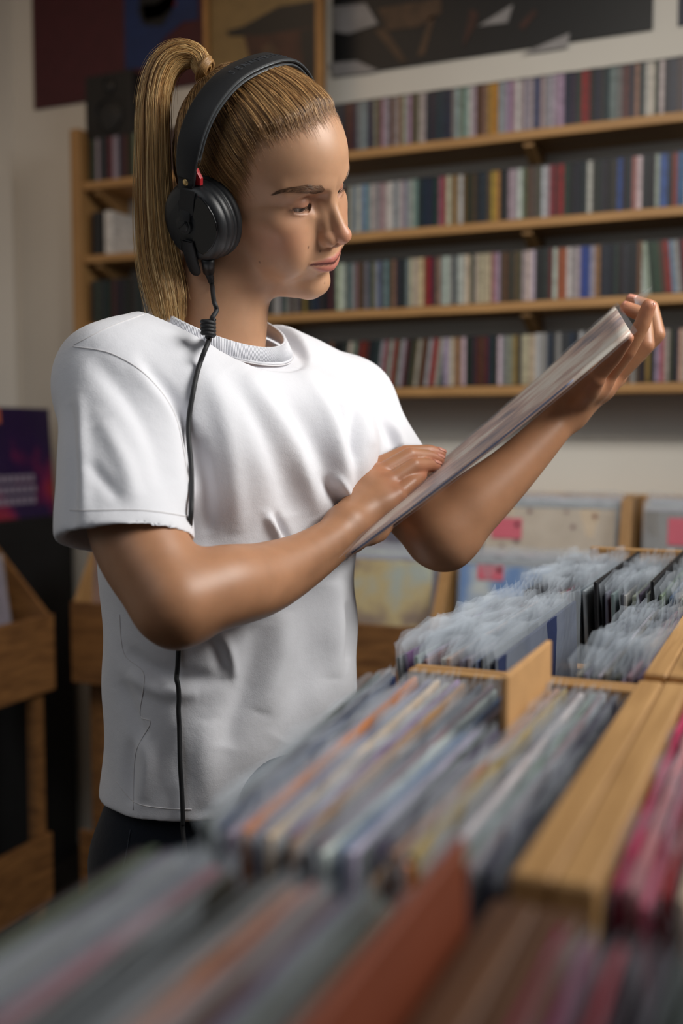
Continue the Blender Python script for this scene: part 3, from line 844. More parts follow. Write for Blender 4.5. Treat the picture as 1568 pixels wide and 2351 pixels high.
def head_sdf(P):
    A = P.copy(); A[:, 1] = np.abs(A[:, 1])
    d = skull(P)
    d = smin(d, ell(A, (41, 0, -18), (48, 50, 70)), 22)
    d = smin(d, lell(A, (57, 43, -1), (22, 19, 16), 18), 18)
    d = smin(d, chain(A, [(58, 50, 1), (5, 62, 1)], [7, 6], 14), 16)
    d = smin(d, lell(A, (57, 36, -32), (31, 24, 34), 18), 18)
    d = smin(d, lell(A, (26, 47, -32), (30, 13, 34), 18), 18)
    d = smin(d, chain(A, [(2, 60, -4), (8, 51, -52), (48, 30, -76), (72, 10, -81)], [10, 12, 12, 12], 16), 20)
    d = smin(d, lell(A, (75.5, 0, -79.5), (14.5, 17, 14), 12), 12)
    d = smin(d, lell(A, (78, 0, -40), (20, 26, 25), 14), 14)
    # brow
    d = smin(d, chain(A, [(85, 8, 37), (79.5, 26, 40), (66, 46, 38)], [8.5, 9, 9], 8), 12)
    # eye socket
    d = smax(d, -lell(A, (93, 30, 23), (16, 16, 10), 9), 9)
    d = smax(d, -lell(A, (96, 17, 20), (12, 8, 12), 8), 8)
    # nose
    d = smin(d, chain(A, [(85, 0, 30), (96.5, 0, 8), (108.5, 0, -11)], [6.2, 6.8, 7.4], 5), 8)
    d = smin(d, chain(A, [(84, 8, 14), (95, 7.5, -13)], [5.5, 7.5], 7), 7)
    d = smin(d, lell(A, (109, 0, -13.5), (9.5, 9, 8), 5), 5)
    d = smin(d, lell(A, (97.5, 11, -18), (10.5, 6.8, 7.8), 4.5), 4.5)
    d = smin(d, chain(A, [(110, 0, -18), (100, 0, -25)], [4.2, 5], 3), 3)
    d = smax(d, -lell(A, (103.5, 6.4, -24.6), (7, 3.7, 5), 2), 2)
    # lids
    q = A - EYE.astype(np.float32)
    sph = np.linalg.norm(q, axis=1)
    nu = -math.sin(EU)*q[:, 0] + math.cos(EU)*q[:, 2]
    nl = math.sin(EL)*q[:, 0] - math.cos(EL)*q[:, 2]
    up = smax(sph - 14.0, -nu, 1.2)
    lo = smax(sph - 13.1, -nl, 1.2)
    d = smin(d, up, 2.2)
    d = smin(d, lo, 5.5)
    opening = np.maximum(np.maximum(sph - 17, nu), nl)
    opening = np.maximum(np.maximum(opening, 3 - q[:, 0]), np.abs(q[:, 1]) - 12.0)
    d = smax(d, -opening, .8)
    d = np.minimum(d, sph - 11.6)
    # lips
    d = smin(d, chain(A, *LIP_U, 3), 3.2)
    d = smin(d, chain(A, *LIP_L, 3), 4)
    d = smax(d, -chain(A, [(p[0] + e_, p[1], p[2]) for p, e_ in zip(SLIT, (1.8, 1.2, .3))], [1.1, 1.0, .4], 1), 1.4)
    d = smax(d, -chain(A, [(105.5, 0, -33), (103.5, 0, -37)], [2.2, 2.2], 4), 4)
    d = smax(d, -lell(A, (102.5, 0, -64.5), (9, 16, 3.5), 9), 9)
    d = smin(d, cone(P, NECK_T, NECK_B, 55, 57), 24)
    return d
LIP_U = ([(96.6, 0, -44.0), (96.5, 5, -43.0), (93.3, 15, -42.4), (88.4, 28, -41.9)], [3.5, 3.7, 2.9, 1.5])
LIP_L = ([(95.4, 0, -53.2), (93.0, 12, -50.2), (88.0, 27, -43.2)], [5.6, 4.8, 1.8])
SLIT = [(100.0, 0, -47.6), (97.0, 13, -45.1), (89.9, 28.5, -42.4)]
BROW = spline([(88.5, 14.5, 40), (87, 22, 41.5), (81, 34, 43), (70, 46, 41), (63, 52, 38)], 60)
def face_color(Vh):
    A = Vh.copy(); A[:, 1] = np.abs(A[:, 1])
    n = len(A)
    base = np.tile(np.array(SKIN), (n, 1))
    def mixc(c, w): 
        nonlocal base
        base = base*(1 - w[:, None]) + np.array(c)*w[:, None]
    g = lambda c, r: np.exp(-((A - c)**2 / np.array(r)**2).sum(1))
    mixc(srgb(196, 116, 92), .45*g((62, 48, -14), (26, 22, 22)))
    mixc(srgb(196, 112, 90), .45*g((112, 0, -13), (14, 14, 12)))
    mixc(srgb(150, 92, 78), .55*g((80, 31, 22), (10, 19, 11)))
    # lips: within the lip tubes
    ul = chain(A, LIP_U[0], [r + .6 for r in LIP_U[1]], 2)
    ll = chain(A, LIP_L[0], [r + .4 for r in LIP_L[1]], 2)
    w = 1 - sstep(-.6, 1.0, np.minimum(ul, ll))
    mixc(srgb(180, 100, 96), .8*w)
    slit = np.abs(chain(A, SLIT, [.1, .1, .1], 1))
    mixc(srgb(84, 34, 36), .9*(1 - sstep(.9, 2.2, slit)))
    # lid margin / lash line
    q = A - EYE; sph = np.linalg.norm(q, axis=1)
    nu = -math.sin(EU)*q[:, 0] + math.cos(EU)*q[:, 2]
    mixc(srgb(58, 36, 32), .85*(1 - sstep(.4, 1.8, np.abs(nu)))*(sph < 15.5)*(q[:, 0] > 0))
    mixc(srgb(72, 40, 36), .8*(1 - sstep(2.5, 4.5, np.sqrt(((A - (103.5, 6.2, -23.5))**2*np.array([.6, 1, 1])).sum(1)))))
    bd = np.min(np.stack([np.linalg.norm((A - p)*np.array([.6, .8, 1.35]), axis=1) for p in BROW[::3]]), axis=0)
    mixc(srgb(112, 78, 56), .5*(1 - sstep(1.5, 5.0, bd)))
    for c, r in zip(MOLES, (1.3, 1.0, 1.2, .9)):
        dd = np.sqrt(((Vh - c)**2).sum(1))
        mixc(srgb(84, 48, 38), .7*(1 - sstep(r*.6, r*1.5, dd)))
    return base
def trace_px(px, py, fn):
    o = w2h(np.array([0, 0, CAMZ])); d = w2h(W(px, py, 1.0)) - o; d /= np.linalg.norm(d)
    t = 700.0
    for _ in range(150):
        v = float(fn((o + d*t)[None].astype(np.float32))[0])
        if v < .05: break
        t += v*.7
    return o + d*t
MOLES = [trace_px(px, py, head_sdf) for px, py in ((708, 568), (735, 577), (596, 602), (745, 650))]
SKIN = srgb(194, 150, 118)
def skin_mat():
    m, nt, b = new_mat('skin')
    at = nt.nodes.new('ShaderNodeAttribute'); at.attribute_name = 'skin_tone'
    tc = nt.nodes.new('ShaderNodeTexCoord')
    nz = nt.nodes.new('ShaderNodeTexNoise'); nz.inputs['Scale'].default_value = 38; nz.inputs['Detail'].default_value = 6
    nt.links.new(tc.outputs['Object'], nz.inputs['Vector'])
    cr = nt.nodes.new('ShaderNodeValToRGB')
    cr.color_ramp.elements[0].position = .3; cr.color_ramp.elements[0].color = (.86, .83, .80, 1)
    cr.color_ramp.elements[1].position = .7; cr.color_ramp.elements[1].color = (1.06, 1.04, 1.02, 1)
    nt.links.new(nz.outputs['Fac'], cr.inputs[0])
    mx = nt.nodes.new('ShaderNodeMix'); mx.data_type = 'RGBA'; mx.blend_type = 'MULTIPLY'; mx.inputs[0].default_value = .8
    nt.links.new(at.outputs['Color'], mx.inputs[6]); nt.links.new(cr.outputs[0], mx.inputs[7])
    nt.links.new(mx.outputs[2], b.inputs['Base Color'])
    b.inputs['Roughness'].default_value = .45
    b.inputs['Subsurface Weight'].default_value = .18
    b.inputs['Subsurface Radius'].default_value = (1.0, .35, .18)
    b.inputs['Subsurface Scale'].default_value = .0022
    n2 = nt.nodes.new('ShaderNodeTexNoise'); n2.inputs['Scale'].default_value = 1400; n2.inputs['Detail'].default_value = 2
    nt.links.new(tc.outputs['Object'], n2.inputs['Vector'])
    bp = nt.nodes.new('ShaderNodeBump'); bp.inputs['Strength'].default_value = .10; bp.inputs['Distance'].default_value = .0004
    nt.links.new(n2.outputs['Fac'], bp.inputs['Height']); nt.links.new(bp.outputs[0], b.inputs['Normal'])
    return m
M['skin'] = skin_mat()
PB = np.array([-.115, 1.10, 0.0])                # base point between the feet (cam frame)
person = empty('person', room(PB), YAW)
tag(person, 'woman in white t-shirt with blonde ponytail looking down at a record', 'person')
def pmesh(name, V, Q, m, parent=None, smooth=True):
    V = np.asarray(V) - PB
    Q = np.asarray(Q)
    me = np_mesh(name, V, Q, smooth)
    o = link(name, me, m, parent or person)
    return o
Vh, Qh = surface(head_sdf, (-104, -160, -205), (128, 90, 138), 1.25)
col_h = face_color(Vh)
body_V, body_Q, body_C = [h2w(Vh)], [Qh], [col_h]
print('head', len(Vh))
# ================================================================ ARMS AND HANDS (cam frame, metres)
def wl(lst): return [W(*p) for p in lst]
REC = {'bn': W(794, 1279, .920), 'tn': W(1447, 762, .925), 'tf': W(1413, 706, 1.215), 'bf': W(938, 1122, 1.205)}
def hand(P, wrist, wr, mcps, mr, fingers, fr, thumb, tr):
    d = None
    for m_, r in zip(mcps, mr):
        e = cone(P, wrist, m_, wr, r)
        d = e if d is None else smin(d, e, .010)
    for i in range(len(mcps) - 1):
        d = smin(d, cone(P, mcps[i]*.75 + wrist*.25, mcps[i+1]*.75 + wrist*.25, mr[i]*.95, mr[i+1]*.95), .010)
    for f_, r in zip(fingers, fr):
        e = chain(P, f_, [x*.95 for x in r], .003, True)
        d = smin(d, e, .002)
    d = smin(d, chain(P, thumb, tr, .004, True), .008)
    return d
R_ARM = wl([(262, 870, 1.00), (285, 1030, .955), (318, 1228, .897), (398, 1380, .862)])
R_FORE = wl([(402, 1386, .862), (500, 1350, .893), (600, 1330, .935), (700, 1284, .978), (788, 1222, 1.022)])
R_W = W(803, 1208, 1.035)
RM = wl([(848, 1080, 1.098), (866, 1092, 1.084), (890, 1112, 1.070), (908, 1140, 1.056)])
RF = [wl([(848, 1080, 1.098), (930, 1041, 1.118), (985, 1037, 1.130), (1010, 1043, 1.135)]),
      wl([(866, 1092, 1.084), (940, 1047, 1.100), (985, 1050, 1.115), (1006, 1056, 1.120)]),
      wl([(890, 1112, 1.070), (950, 1070, 1.082), (982, 1068, 1.098), (999, 1071, 1.104)]),
      wl([(908, 1140, 1.056), (945, 1110, 1.070), (963, 1095, 1.085), (968, 1091, 1.090)])]
RT = wl([(815, 1212, 1.04), (846, 1226, 1.05), (868, 1222, 1.075), (885, 1208, 1.10)])
def rarm_sdf(P):
    d = chain(P, R_ARM, [.040, .040, .0415, .0345], .02)
    e = chain(P, R_FORE, [.0345, .0368, .0335, .0262, .0205], .02)
    d = smin(d, e, .012)
    d = smin(d, cone(P, W(408, 1447, .858), W(440, 1436, .872), .0125, .014), .016)
    d = smin(d, cone(P, W(795, 1212, 1.03), R_W, .0205, .0195), .015)
    d = smin(d, ell(P, W(800, 1196, 1.022), (.009, .009, .009)), .010)
    h = hand(P, R_W, .0185, RM, [.0118, .0122, .0118, .0110], RF, [[.0108, .0094, .0082, .0072], [.0110, .0096, .0084, .0074], [.0105, .0092, .0080, .0070], [.0092, .0080, .0072, .0064]], RT, [.015, .0125, .0105, .0085])
    return smin(d, h, .012)
L_ARM = wl([(815, 925, 1.245), (868, 1030, 1.21), (935, 1135, 1.160), (1010, 1226, 1.105)])
L_FORE = wl([(1012, 1228, 1.105), (1078, 1166, 1.112), (1172, 1082, 1.125), (1262, 988, 1.140), (1298, 948, 1.148)])
L_W = W(1305, 940, 1.15)
LM = wl([(1366, 868, 1.095), (1386, 872, 1.125), (1404, 872, 1.150), (1414, 866, 1.175)])
LF = [wl([(1366, 868, 1.095), (1408, 822, 1.078), (1430, 790, 1.062), (1441, 776, 1.055)]),
      wl([(1386, 872, 1.125), (1440, 806, 1.105), (1474, 745, 1.095), (1489, 703, 1.090)]),
      wl([(1404, 872, 1.150), (1482, 792, 1.138), (1478, 724, 1.148), (1438, 707, 1.156)]),
      wl([(1416, 862, 1.178), (1508, 768, 1.168), (1495, 706, 1.180), (1450, 690, 1.192)])]
LT = wl([(1318, 925, 1.16), (1345, 880, 1.195), (1385, 835, 1.215), (1408, 800, 1.225)])
def larm_sdf(P):
    d = chain(P, L_ARM, [.040, .041, .041, .036], .02)
    e = chain(P, L_FORE, [.036, .0352, .0278, .0212, .0196], .02)
    d = smin(d, e, .012)
    d = smin(d, cone(P, W(1036, 1258, 1.10), W(1054, 1240, 1.102), .0145, .015), .024)
    h = hand(P, L_W, .0185, LM, [.0112, .0120, .0124, .0118], LF, [[.0095, .0084, .0075, .0066], [.0108, .0097, .0088, .0078], [.0112, .0102, .0090, .0078], [.0108, .0098, .0086, .0076]], LT, [.015, .013, .0108, .0088])
    return smin(d, h, .012)
def hand_color(V, fings, nails):
    n = len(V)
    base = np.tile(np.array(SKIN_ARM), (n, 1))
    for f_ in fings:
        for j, (w_, s_) in enumerate(((.30, .014), (.28, .010), (.22, .008))):
            g = np.exp(-(((V - f_[j])**2).sum(1))/s_**2)*w_
            base = base*(1 - g[:, None]) + np.array(srgb(190, 106, 84))*g[:, None]
        g = np.exp(-(((V - f_[-1])**2).sum(1))/.011**2)*.45
        base = base*(1 - g[:, None]) + np.array(srgb(206, 122, 100))*g[:, None]
    return base
SKIN_ARM = srgb(178, 130, 97)
V_, Q_ = surface(rarm_sdf, (-.29, .80, 1.06), (.135, 1.21, 1.42), .0017)
V_ = relax(V_, Q_, 3, .5); V_ = relax(V_, Q_, 40, .5, 1 - sstep(-.012, .006, V_[:, 0]))
body_V.append(V_); body_Q.append(Q_); body_C.append(hand_color(V_, RF, None))
V_, Q_ = surface(larm_sdf, (-.05, 1.0, 1.12), (.37, 1.30, 1.46), .0017)
V_ = relax(V_, Q_, 3, .5); V_ = relax(V_, Q_, 40, .5, 1 - sstep(.205, .235, V_[:, 0]))
body_V.append(V_); body_Q.append(Q_); body_C.append(hand_color(V_, LF, None))
# trunk under the clothes, joining the parts into one figure
def trunk_sdf(P):
    d = cone(P, W(475, 930, 1.11), W(535, 1700, 1.11), .070, .072)
    d = smin(d, cone(P, W(275, 905, 1.02), W(765, 955, 1.21), .034, .034), .03)
    d = smin(d, cone(P, W(494, 815, 1.115), W(482, 910, 1.115), .044, .055), .03)
    for sx in (-1, 1):
        hip = PB + np.array([sx*.045, sx*.03, .90])
        d = smin(d, chain(P, [hip, PB + np.array([sx*.07, sx*.045, .50]), PB + np.array([sx*.07, sx*.045, .075])], [.05, .045, .032], .02), .02)
        d = smin(d, cone(P, PB + np.array([sx*.07, sx*.045, .05]), PB + np.array([sx*.07 + .10, sx*.045 - .10, .035]), .032, .026), .02)
    return d
V_, Q_ = surface(trunk_sdf, (-.34, .92, -.005), (.16, 1.34, 1.44), .008, 1)
body_V.append(V_); body_Q.append(Q_); body_C.append(np.tile(np.array(SKIN), (len(V_), 1)))
V = np.concatenate(body_V); Cc = np.concatenate(body_C)
off = 0; Qs = []
for v, q in zip(body_V, body_Q):
    Qs.append(q + off); off += len(v)
body = pmesh('body', V, np.concatenate(Qs), M['skin'])
a = body.data.attributes.new('skin_tone', 'FLOAT_COLOR', 'POINT')
a.data.foreach_set('color', np.hstack([Cc, np.ones((len(Cc), 1))]).astype(np.float32).ravel())
print('body', len(V))
# nails
M['nail'] = mat('nail', srgb(214, 150, 130), .25)
def nail(tip, prev, out, w=.0054, l=.0105, lift=.0064):
    t = tip - prev; t /= np.linalg.norm(t)
    o = out - t*(out @ t); o /= np.linalg.norm(o)
    s = np.cross(t, o)
    vs, fs = [], []
    for i in range(5):
        for j in range(5):
            u = (j - 2)/2; v = i/4
            ww = w*(1 - .25*abs(v - .4))
            p = tip + t*(l*(v - .5)) + s*(ww*u) + o*(lift + .0012 - .0022*u*u - .0012*v*v)
            vs.append(p)
    for i in range(4):
        for j in range(4):
            a0 = i*5 + j; fs.append((a0, a0+1, a0+6, a0+5))
    o_ = pmesh('fingernail', vs, fs, M['nail'], body)
    md = o_.modifiers.new('thick', 'SOLIDIFY'); md.thickness = .0006
for f_, out in ((RF[0], (-.2, -.3, 1)), (RF[1], (-.2, -.4, 1)), (RF[2], (-.2, -.5, 1))): nail(f_[3], f_[2], np.array(out, float))
for f_, out in ((LF[1], (1, -.5, .3)), (LF[2], (-.3, -.4, 1)), (LF[3], (-.3, -.4, 1))): nail(f_[3], f_[2], np.array(out, float))
# ================================================================ EYES, BROWS, LASHES
def head_obj(name, V, Q, m, parent=None, smooth=True):
    return pmesh(name, h2w(V), Q, m, parent, smooth)
def eye_mat():
    m, nt, b = new_mat('eye')
    at = nt.nodes.new('ShaderNodeAttribute'); at.attribute_name = 'eye_tone'
    nt.links.new(at.outputs['Color'], b.inputs['Base Color'])
    b.inputs['Roughness'].default_value = .08
    return m
M['eye'] = eye_mat()
gaze = np.array([math.cos(math.radians(-26)), 0, math.sin(math.radians(-26))])
for s in (-1, 1):
    V, Q = [], []
    nu_, nv_ = 40, 28
    for j in range(nv_ + 1):
        th = math.pi*j/nv_
        for i in range(nu_):
            ph = 2*math.pi*i/nu_
            V.append((math.sin(th)*math.cos(ph), math.sin(th)*math.sin(ph), math.cos(th)))
    for j in range(nv_):
        for i in range(nu_):
            Q.append((j*nu_+i, j*nu_+(i+1) % nu_, (j+1)*nu_+(i+1) % nu_, (j+1)*nu_+i))
    V = np.array(V); g = V @ gaze
    c = np.tile(np.array(srgb(214, 204, 196)), (len(V), 1))
    c[g > math.cos(math.radians(29))] = srgb(70, 66, 60)
    c[g > math.cos(math.radians(13))] = srgb(10, 9, 9)
    o = head_obj('eye', V*EYR + EYE*np.array([1, s, 1]), Q, M['eye'])
    a = o.data.attributes.new('eye_tone', 'FLOAT_COLOR', 'POINT')
    a.data.foreach_set('color', np.hstack([c, np.ones((len(c), 1))]).astype(np.float32).ravel())
def strands(paths, rad, sides=3):
    # paths (N,S,3), rad (N,S) -> verts, quads
    N, S, _ = paths.shape
    T_ = np.gradient(paths, axis=1)
    T_ /= np.linalg.norm(T_, axis=2)[..., None] + 1e-12
    ref = np.array([.31, .74, .6]); ref /= np.linalg.norm(ref)
    n1 = np.cross(T_, ref); n1 /= np.linalg.norm(n1, axis=2)[..., None] + 1e-9
    n2 = np.cross(T_, n1)
    V = np.empty((N, S, sides, 3))
    for k in range(sides):
        an = 2*math.pi*k/sides
        V[:, :, k] = paths + rad[..., None]*(math.cos(an)*n1 + math.sin(an)*n2)
    i = np.arange(N)[:, None, None]; j = np.arange(S - 1)[None, :, None]; k = np.arange(sides)[None, None, :]
    a0 = (i*S + j)*sides + k; a1 = (i*S + j)*sides + (k + 1) % sides
    Q = np.stack([a0, a1, a1 + sides, a0 + sides], -1).reshape(-1, 4)
    return V.reshape(-1, 3), Q
def hair_mat(name, rough=.38):
    m, nt, b = new_mat(name)
    at = nt.nodes.new('ShaderNodeAttribute'); at.attribute_name = 'hair_tone'
    nt.links.new(at.outputs['Color'], b.inputs['Base Color'])
    b.inputs['Roughness'].default_value = rough
    b.inputs['Specular IOR Level'].default_value = .45
    return m
M['hair'] = hair_mat('blonde_hair')
def tone_attr(o, C):
    a = o.data.attributes.new('hair_tone', 'FLOAT_COLOR', 'POINT')
    a.data.foreach_set('color', np.hstack([C, np.ones((len(C), 1))]).astype(np.float32).ravel())
M['dark_hair'] = mat('brow_hair', srgb(112, 82, 58), .5)
M['lash'] = mat('lash', srgb(16, 12, 12), .4)
rgh = np.random.default_rng(3)
def to_surf(P, fn, off=0.0, it=6):
    P = np.asarray(P, np.float32).copy()
    for _ in range(it):
        f0 = fn(P) - off
        g = np.stack([fn(P + np.eye(3, dtype=np.float32)[i]*.3) - fn(P - np.eye(3, dtype=np.float32)[i]*.3) for i in range(3)], 1)/.6
        st_ = (f0/((g*g).sum(1) + .05))[:, None]*g*.9
        P = P - st_*np.minimum(1, 2.5/(np.linalg.norm(st_, axis=1)[:, None] + 1e-6))
    return P
# eyebrows: centre line in head space
brow_c = spline([(88.5, 14.5, 40), (87, 22, 41.5), (81, 34, 43), (70, 46, 41), (63, 52, 38)], 60)
for s in (-1, 1):
    n = 330
    t = rgh.uniform(0, 1, n); idx = (t*59).astype(int)
    w = np.interp(t, [0, .15, .6, 1], [2.2, 2.9, 2.2, .5])
    root = brow_c[idx] + np.stack([np.zeros(n), np.zeros(n), rgh.uniform(-1, 1, n)*w], 1)
    dirv = np.gradient(brow_c, axis=0)[idx]; dirv /= np.linalg.norm(dirv, axis=1)[:, None]
    dirv = dirv + np.stack([np.zeros(n), np.zeros(n), np.interp(t, [0, .3, 1], [.9, .35, -.25])], 1)
    root = to_surf(root, head_sdf, .1)
    ln = rgh.uniform(4, 7.5, n)
    S = 5; u = np.linspace(0, 1, S)
    P = root[:, None] + dirv[:, None]*(ln[:, None, None]*u[None, :, None])
    P = to_surf(P.reshape(-1, 3), head_sdf, .45).reshape(n, S, 3)
    P[:, 0] = root
    P[..., 1] *= s
    V, Q = strands(P, np.tile(np.array([.11, .13, .12, .09, .03]), (n, 1)))
    tag(head_obj('eyebrow', V, Q, M['dark_hair']), kind='stuff')
# lashes
for s in (-1, 1):
    n = 64
    al = np.linspace(-1.25, 1.25, n) + rgh.normal(0, .01, n)
    mdir = np.array([math.cos(EU), 0, math.sin(EU)])
    base = EYE + 14.0*(np.cos(al)[:, None]*mdir + np.sin(al)[:, None]*np.array([0, 1, 0]))
    out = np.cos(al)[:, None]*mdir + np.sin(al)[:, None]*np.array([0, 1.2, 0])
    ln = 4.4 + 1.6*np.sin(al) + rgh.normal(0, .5, n)
    S = 7; u = np.linspace(0, 1, S)
    dn = np.array([0, 0, -1.0])
    P = base[:, None] + (out[:, None]*u[None, :, None] + dn*(.16*np.sin(u*2.6))[None, :, None])*ln[:, None, None]
    P[..., 1] *= s
    V1, Q1 = strands(P, np.tile(np.linspace(.17, .03, S), (n, 1)))
    n2 = 44
    al = np.linspace(-1.1, 1.1, n2)
    mdir = np.array([math.cos(EL), 0, math.sin(EL)])
    base = EYE + 13.7*(np.cos(al)[:, None]*mdir + np.sin(al)[:, None]*np.array([0, 1, 0]))
    out = np.cos(al)[:, None]*mdir + np.sin(al)[:, None]*np.array([0, 1.2, 0])
    P = base[:, None] + (out[:, None]*u[None, :, None] + dn*(.7*u)[None, :, None])*(3.2 + rgh.normal(0, .4, n2))[:, None, None]
    P[..., 1] *= s
    V2, Q2 = strands(P, np.tile(np.linspace(.12, .03, S), (n2, 1)))
    tag(head_obj('eyelash', np.vstack([V1, V2]), np.vstack([Q1, Q2 + len(V1)]), M['lash']), kind='stuff')
# ================================================================ HAIR
TIE = np.array([-79., 0., 117.])
HL_U = np.array([-60, -32, -8, 15, 36, 62, 82, 94, 100, 106, 113, 138])
HL_F = np.array([-52, -30, -6, 17, 27, 35, 45, 59, 72, 81, 90, 124])
def hair_mask(P):
    fh = np.interp(P[:, 2], HL_U, HL_F) - 3*np.cos(P[:, 1]/9)*(P[:, 2] > 85)
    return sstep(-2, 22, fh - P[:, 0])*sstep(-62, -45, P[:, 2])
def hair_sdf(P):
    d = skull(P)
    d = smin(d, ell(P, (-10, 0, 20), (80, 66, 78)), 14)
    return d - (6.0*hair_mask(P) - 1.4)
V_, Q_ = surface(hair_sdf, (-112, -90, -70), (100, 90, 146), 2.0)
_m = sstep(.02, .45, hair_mask(V_))[:, None]
C0 = np.array(srgb(96, 68, 42))*_m + np.array(srgb(170, 126, 92))*(1 - _m)
keep = (hair_mask(V_) > .015)[Q_].any(1)
Q_ = Q_[keep]; us = np.unique(Q_); mp_ = np.full(len(V_), -1); mp_[us] = np.arange(len(us)); Q_ = mp_[Q_]; V_ = V_[us]
C0 = C0[us]
hair = head_obj('hair', V_, Q_, M['hair'])
tone_attr(hair, C0)
def tones(n, cols, w):
    c = np.array([srgb(*x) for x in cols])
    k = rgh.choice(len(cols), n, p=np.array(w)/sum(w))
    return c[k]*rgh.uniform(.8, 1.2, (n, 1))
CEN = np.array([-5., 0., 40.])
def skullray(D, off):
    # radius along direction D from CEN where the hair surface + off lies
    r = np.full(len(D), 95.0, np.float32)
    for _ in range(14):
        _p = (CEN + D*r[:, None]).astype(np.float32)
        r = r - (np.minimum(hair_sdf(_p), skull(_p)) - off)*.8
    return CEN + D*r[:, None]
N = 10500
side = rgh.choice([-1, 1], N, p=[.7, .3])
uu = np.where(rgh.uniform(0, 1, N) < .42, 110., rgh.uniform(-50, 93, N))
ff = np.interp(uu, HL_U, HL_F)
topw = uu > 100
ll = np.where(topw, rgh.uniform(0, 64, N), 62)
ff = np.where(topw, 84 - (ll/62)**2*27, ff)
uu2 = np.where(topw, 103 - (ll/62)**2*11, uu)
st = np.stack([ff, side*ll, uu2], 1) + rgh.normal(0, 2.2, (N, 3))
t0 = np.where(rgh.uniform(0, 1, N) < .42, rgh.normal(-.015, .045, N), rgh.uniform(.0, .85, N))
t1 = np.minimum(1.0, t0 + rgh.uniform(.25, .7, N))
S = 12
u = np.linspace(0, 1, S)
tt = t0[:, None] + (t1 - t0)[:, None]*u[None]
Dv = st - CEN; Dv /= np.linalg.norm(Dv, axis=1)[:, None]
De = TIE - CEN; De = De/np.linalg.norm(De)
om = np.arccos(np.clip(Dv @ De, -1, 1))[:, None]
wa = np.sin((1 - tt)*om)/np.sin(om); wb = np.sin(tt*om)/np.sin(om)
D = wa[..., None]*Dv[:, None] + wb[..., None]*De
jit = rgh.normal(0, .012, (N, 1, 3)) + rgh.normal(0, .012, (N, 1, 3))*np.sin(u*rgh.uniform(2, 5, (N, 1)) )[..., None]
D = D + jit*np.minimum(1, (1 - tt)*4)[..., None]
D /= np.linalg.norm(D, axis=2)[..., None]
lift = rgh.exponential(.5, N)[:, None]*np.sin(u*math.pi)[None] + .15 - 1.2*(u[None] < .01)
P = skullray(D.reshape(-1, 3).astype(np.float32), lift.reshape(-1).astype(np.float32)).reshape(N, S, 3)
rad = (.24*(np.sin(np.clip(u, .02, .985)*math.pi)**.55))[None]*rgh.uniform(.55, 1.2, N)[:, None]*(.22 + .78*sstep(-.09, .13, tt))
_ok = (np.abs(P - CEN).max(axis=(1, 2)) < 135) & np.isfinite(P).all(axis=(1, 2))
P, rad, tt = P[_ok], rad[_ok], tt[_ok]; N = len(P)
V1, Q1 = strands(P, rad)
C1 = np.repeat(tones(N, [(112, 80, 50), (148, 110, 68), (182, 140, 90), (212, 172, 118), (84, 58, 38)], [3, 4, 4, 3, 2]), S*3, 0)
_w = (.7*(1 - sstep(-.05, .12, tt)))
_w = np.repeat(_w.reshape(-1), 3)[:, None]
C1 = C1*(1 - _w) + np.array(srgb(182, 136, 96))*_w
# baby hair and fly-aways at the hairline
NB = 900
k = rgh.integers(0, len(st), NB)
sb = st[k] + rgh.normal(0, 2.5, (NB, 3))
root = to_surf(sb, head_sdf, .0, 5)
back = De - Dv[k]; back /= np.linalg.norm(back, axis=1)[:, None]
outn = Dv[k]
ln = rgh.uniform(8, 24, NB)
curl = rgh.normal(0, .35, (NB, 3))
Pb = root[:, None] + (back[:, None]*u[None, :, None] + outn[:, None]*(rgh.uniform(.05, .4, NB)[:, None]*np.sin(u*2.4))[..., None] + curl[:, None]*(u*u)[None, :, None])*ln[:, None, None]
V2, Q2 = strands(Pb, np.tile(np.linspace(.10, .03, S), (NB, 1)))
C2 = np.repeat(tones(NB, [(190, 150, 100), (150, 110, 70)], [2, 1]), S*3, 0)
hs_ = head_obj('scalp_strands', np.vstack([V1, V2]), np.vstack([Q1, Q2 + len(V1)]), M['hair'], hair)
tone_attr(hs_, np.vstack([C1, C2])); tag(hs_, kind='stuff')
# ponytail
tie_w = h2w(TIE); td = tie_w[1]
pc = [tie_w + np.array([.006, 0, -.004]), tie_w, W(450, 130, td), W(412, 126, td), W(374, 158, td), W(354, 228, td), W(352, 340, td), W(354, 470, td), W(364, 590, td), W(382, 680, td), W(394, 768, td)]
pr = [.008, .0090, .0110, .0132, .0142, .0142, .0145, .0160, .0178, .0170, .010]
pcs = spline(np.hstack([np.array(pc), np.array(pr)[:, None]]), 60)
def frames(C):
    T_ = np.gradient(C, axis=0); T_ /= np.linalg.norm(T_, axis=1)[:, None]
    n_ = np.array([0, 1.0, 0]); A_, B_ = [], []
    for i in range(len(C)):
        n_ = n_ - T_[i]*(n_ @ T_[i]); n_ /= np.linalg.norm(n_)
        A_.append(n_.copy()); B_.append(np.cross(T_[i], n_))
    return np.array(A_), np.array(B_)
fa, fb = frames(pcs[:, :3])
n = 24; an = np.linspace(0, 2*np.pi, n, endpoint=False)
cr_ = pcs[:, 3]*np.concatenate([np.ones(48), np.linspace(1, .12, 12)])*.86
Vp = (pcs[:, None, :3] + cr_[:, None, None]*(np.cos(an)[None, :, None]*fa[:, None]*1.0 + np.sin(an)[None, :, None]*fb[:, None])).reshape(-1, 3)
Qp = [(i*n + j, i*n + (j+1) % n, (i+1)*n + (j+1) % n, (i+1)*n + j) for i in range(59) for j in range(n)]
pony = pmesh('ponytail', Vp, Qp, M['hair'], hair)
tone_attr(pony, np.tile(np.array(srgb(134, 98, 58)), (len(Vp), 1)))
N = 5200; S = 22
ang = rgh.uniform(0, 2*np.pi, N)
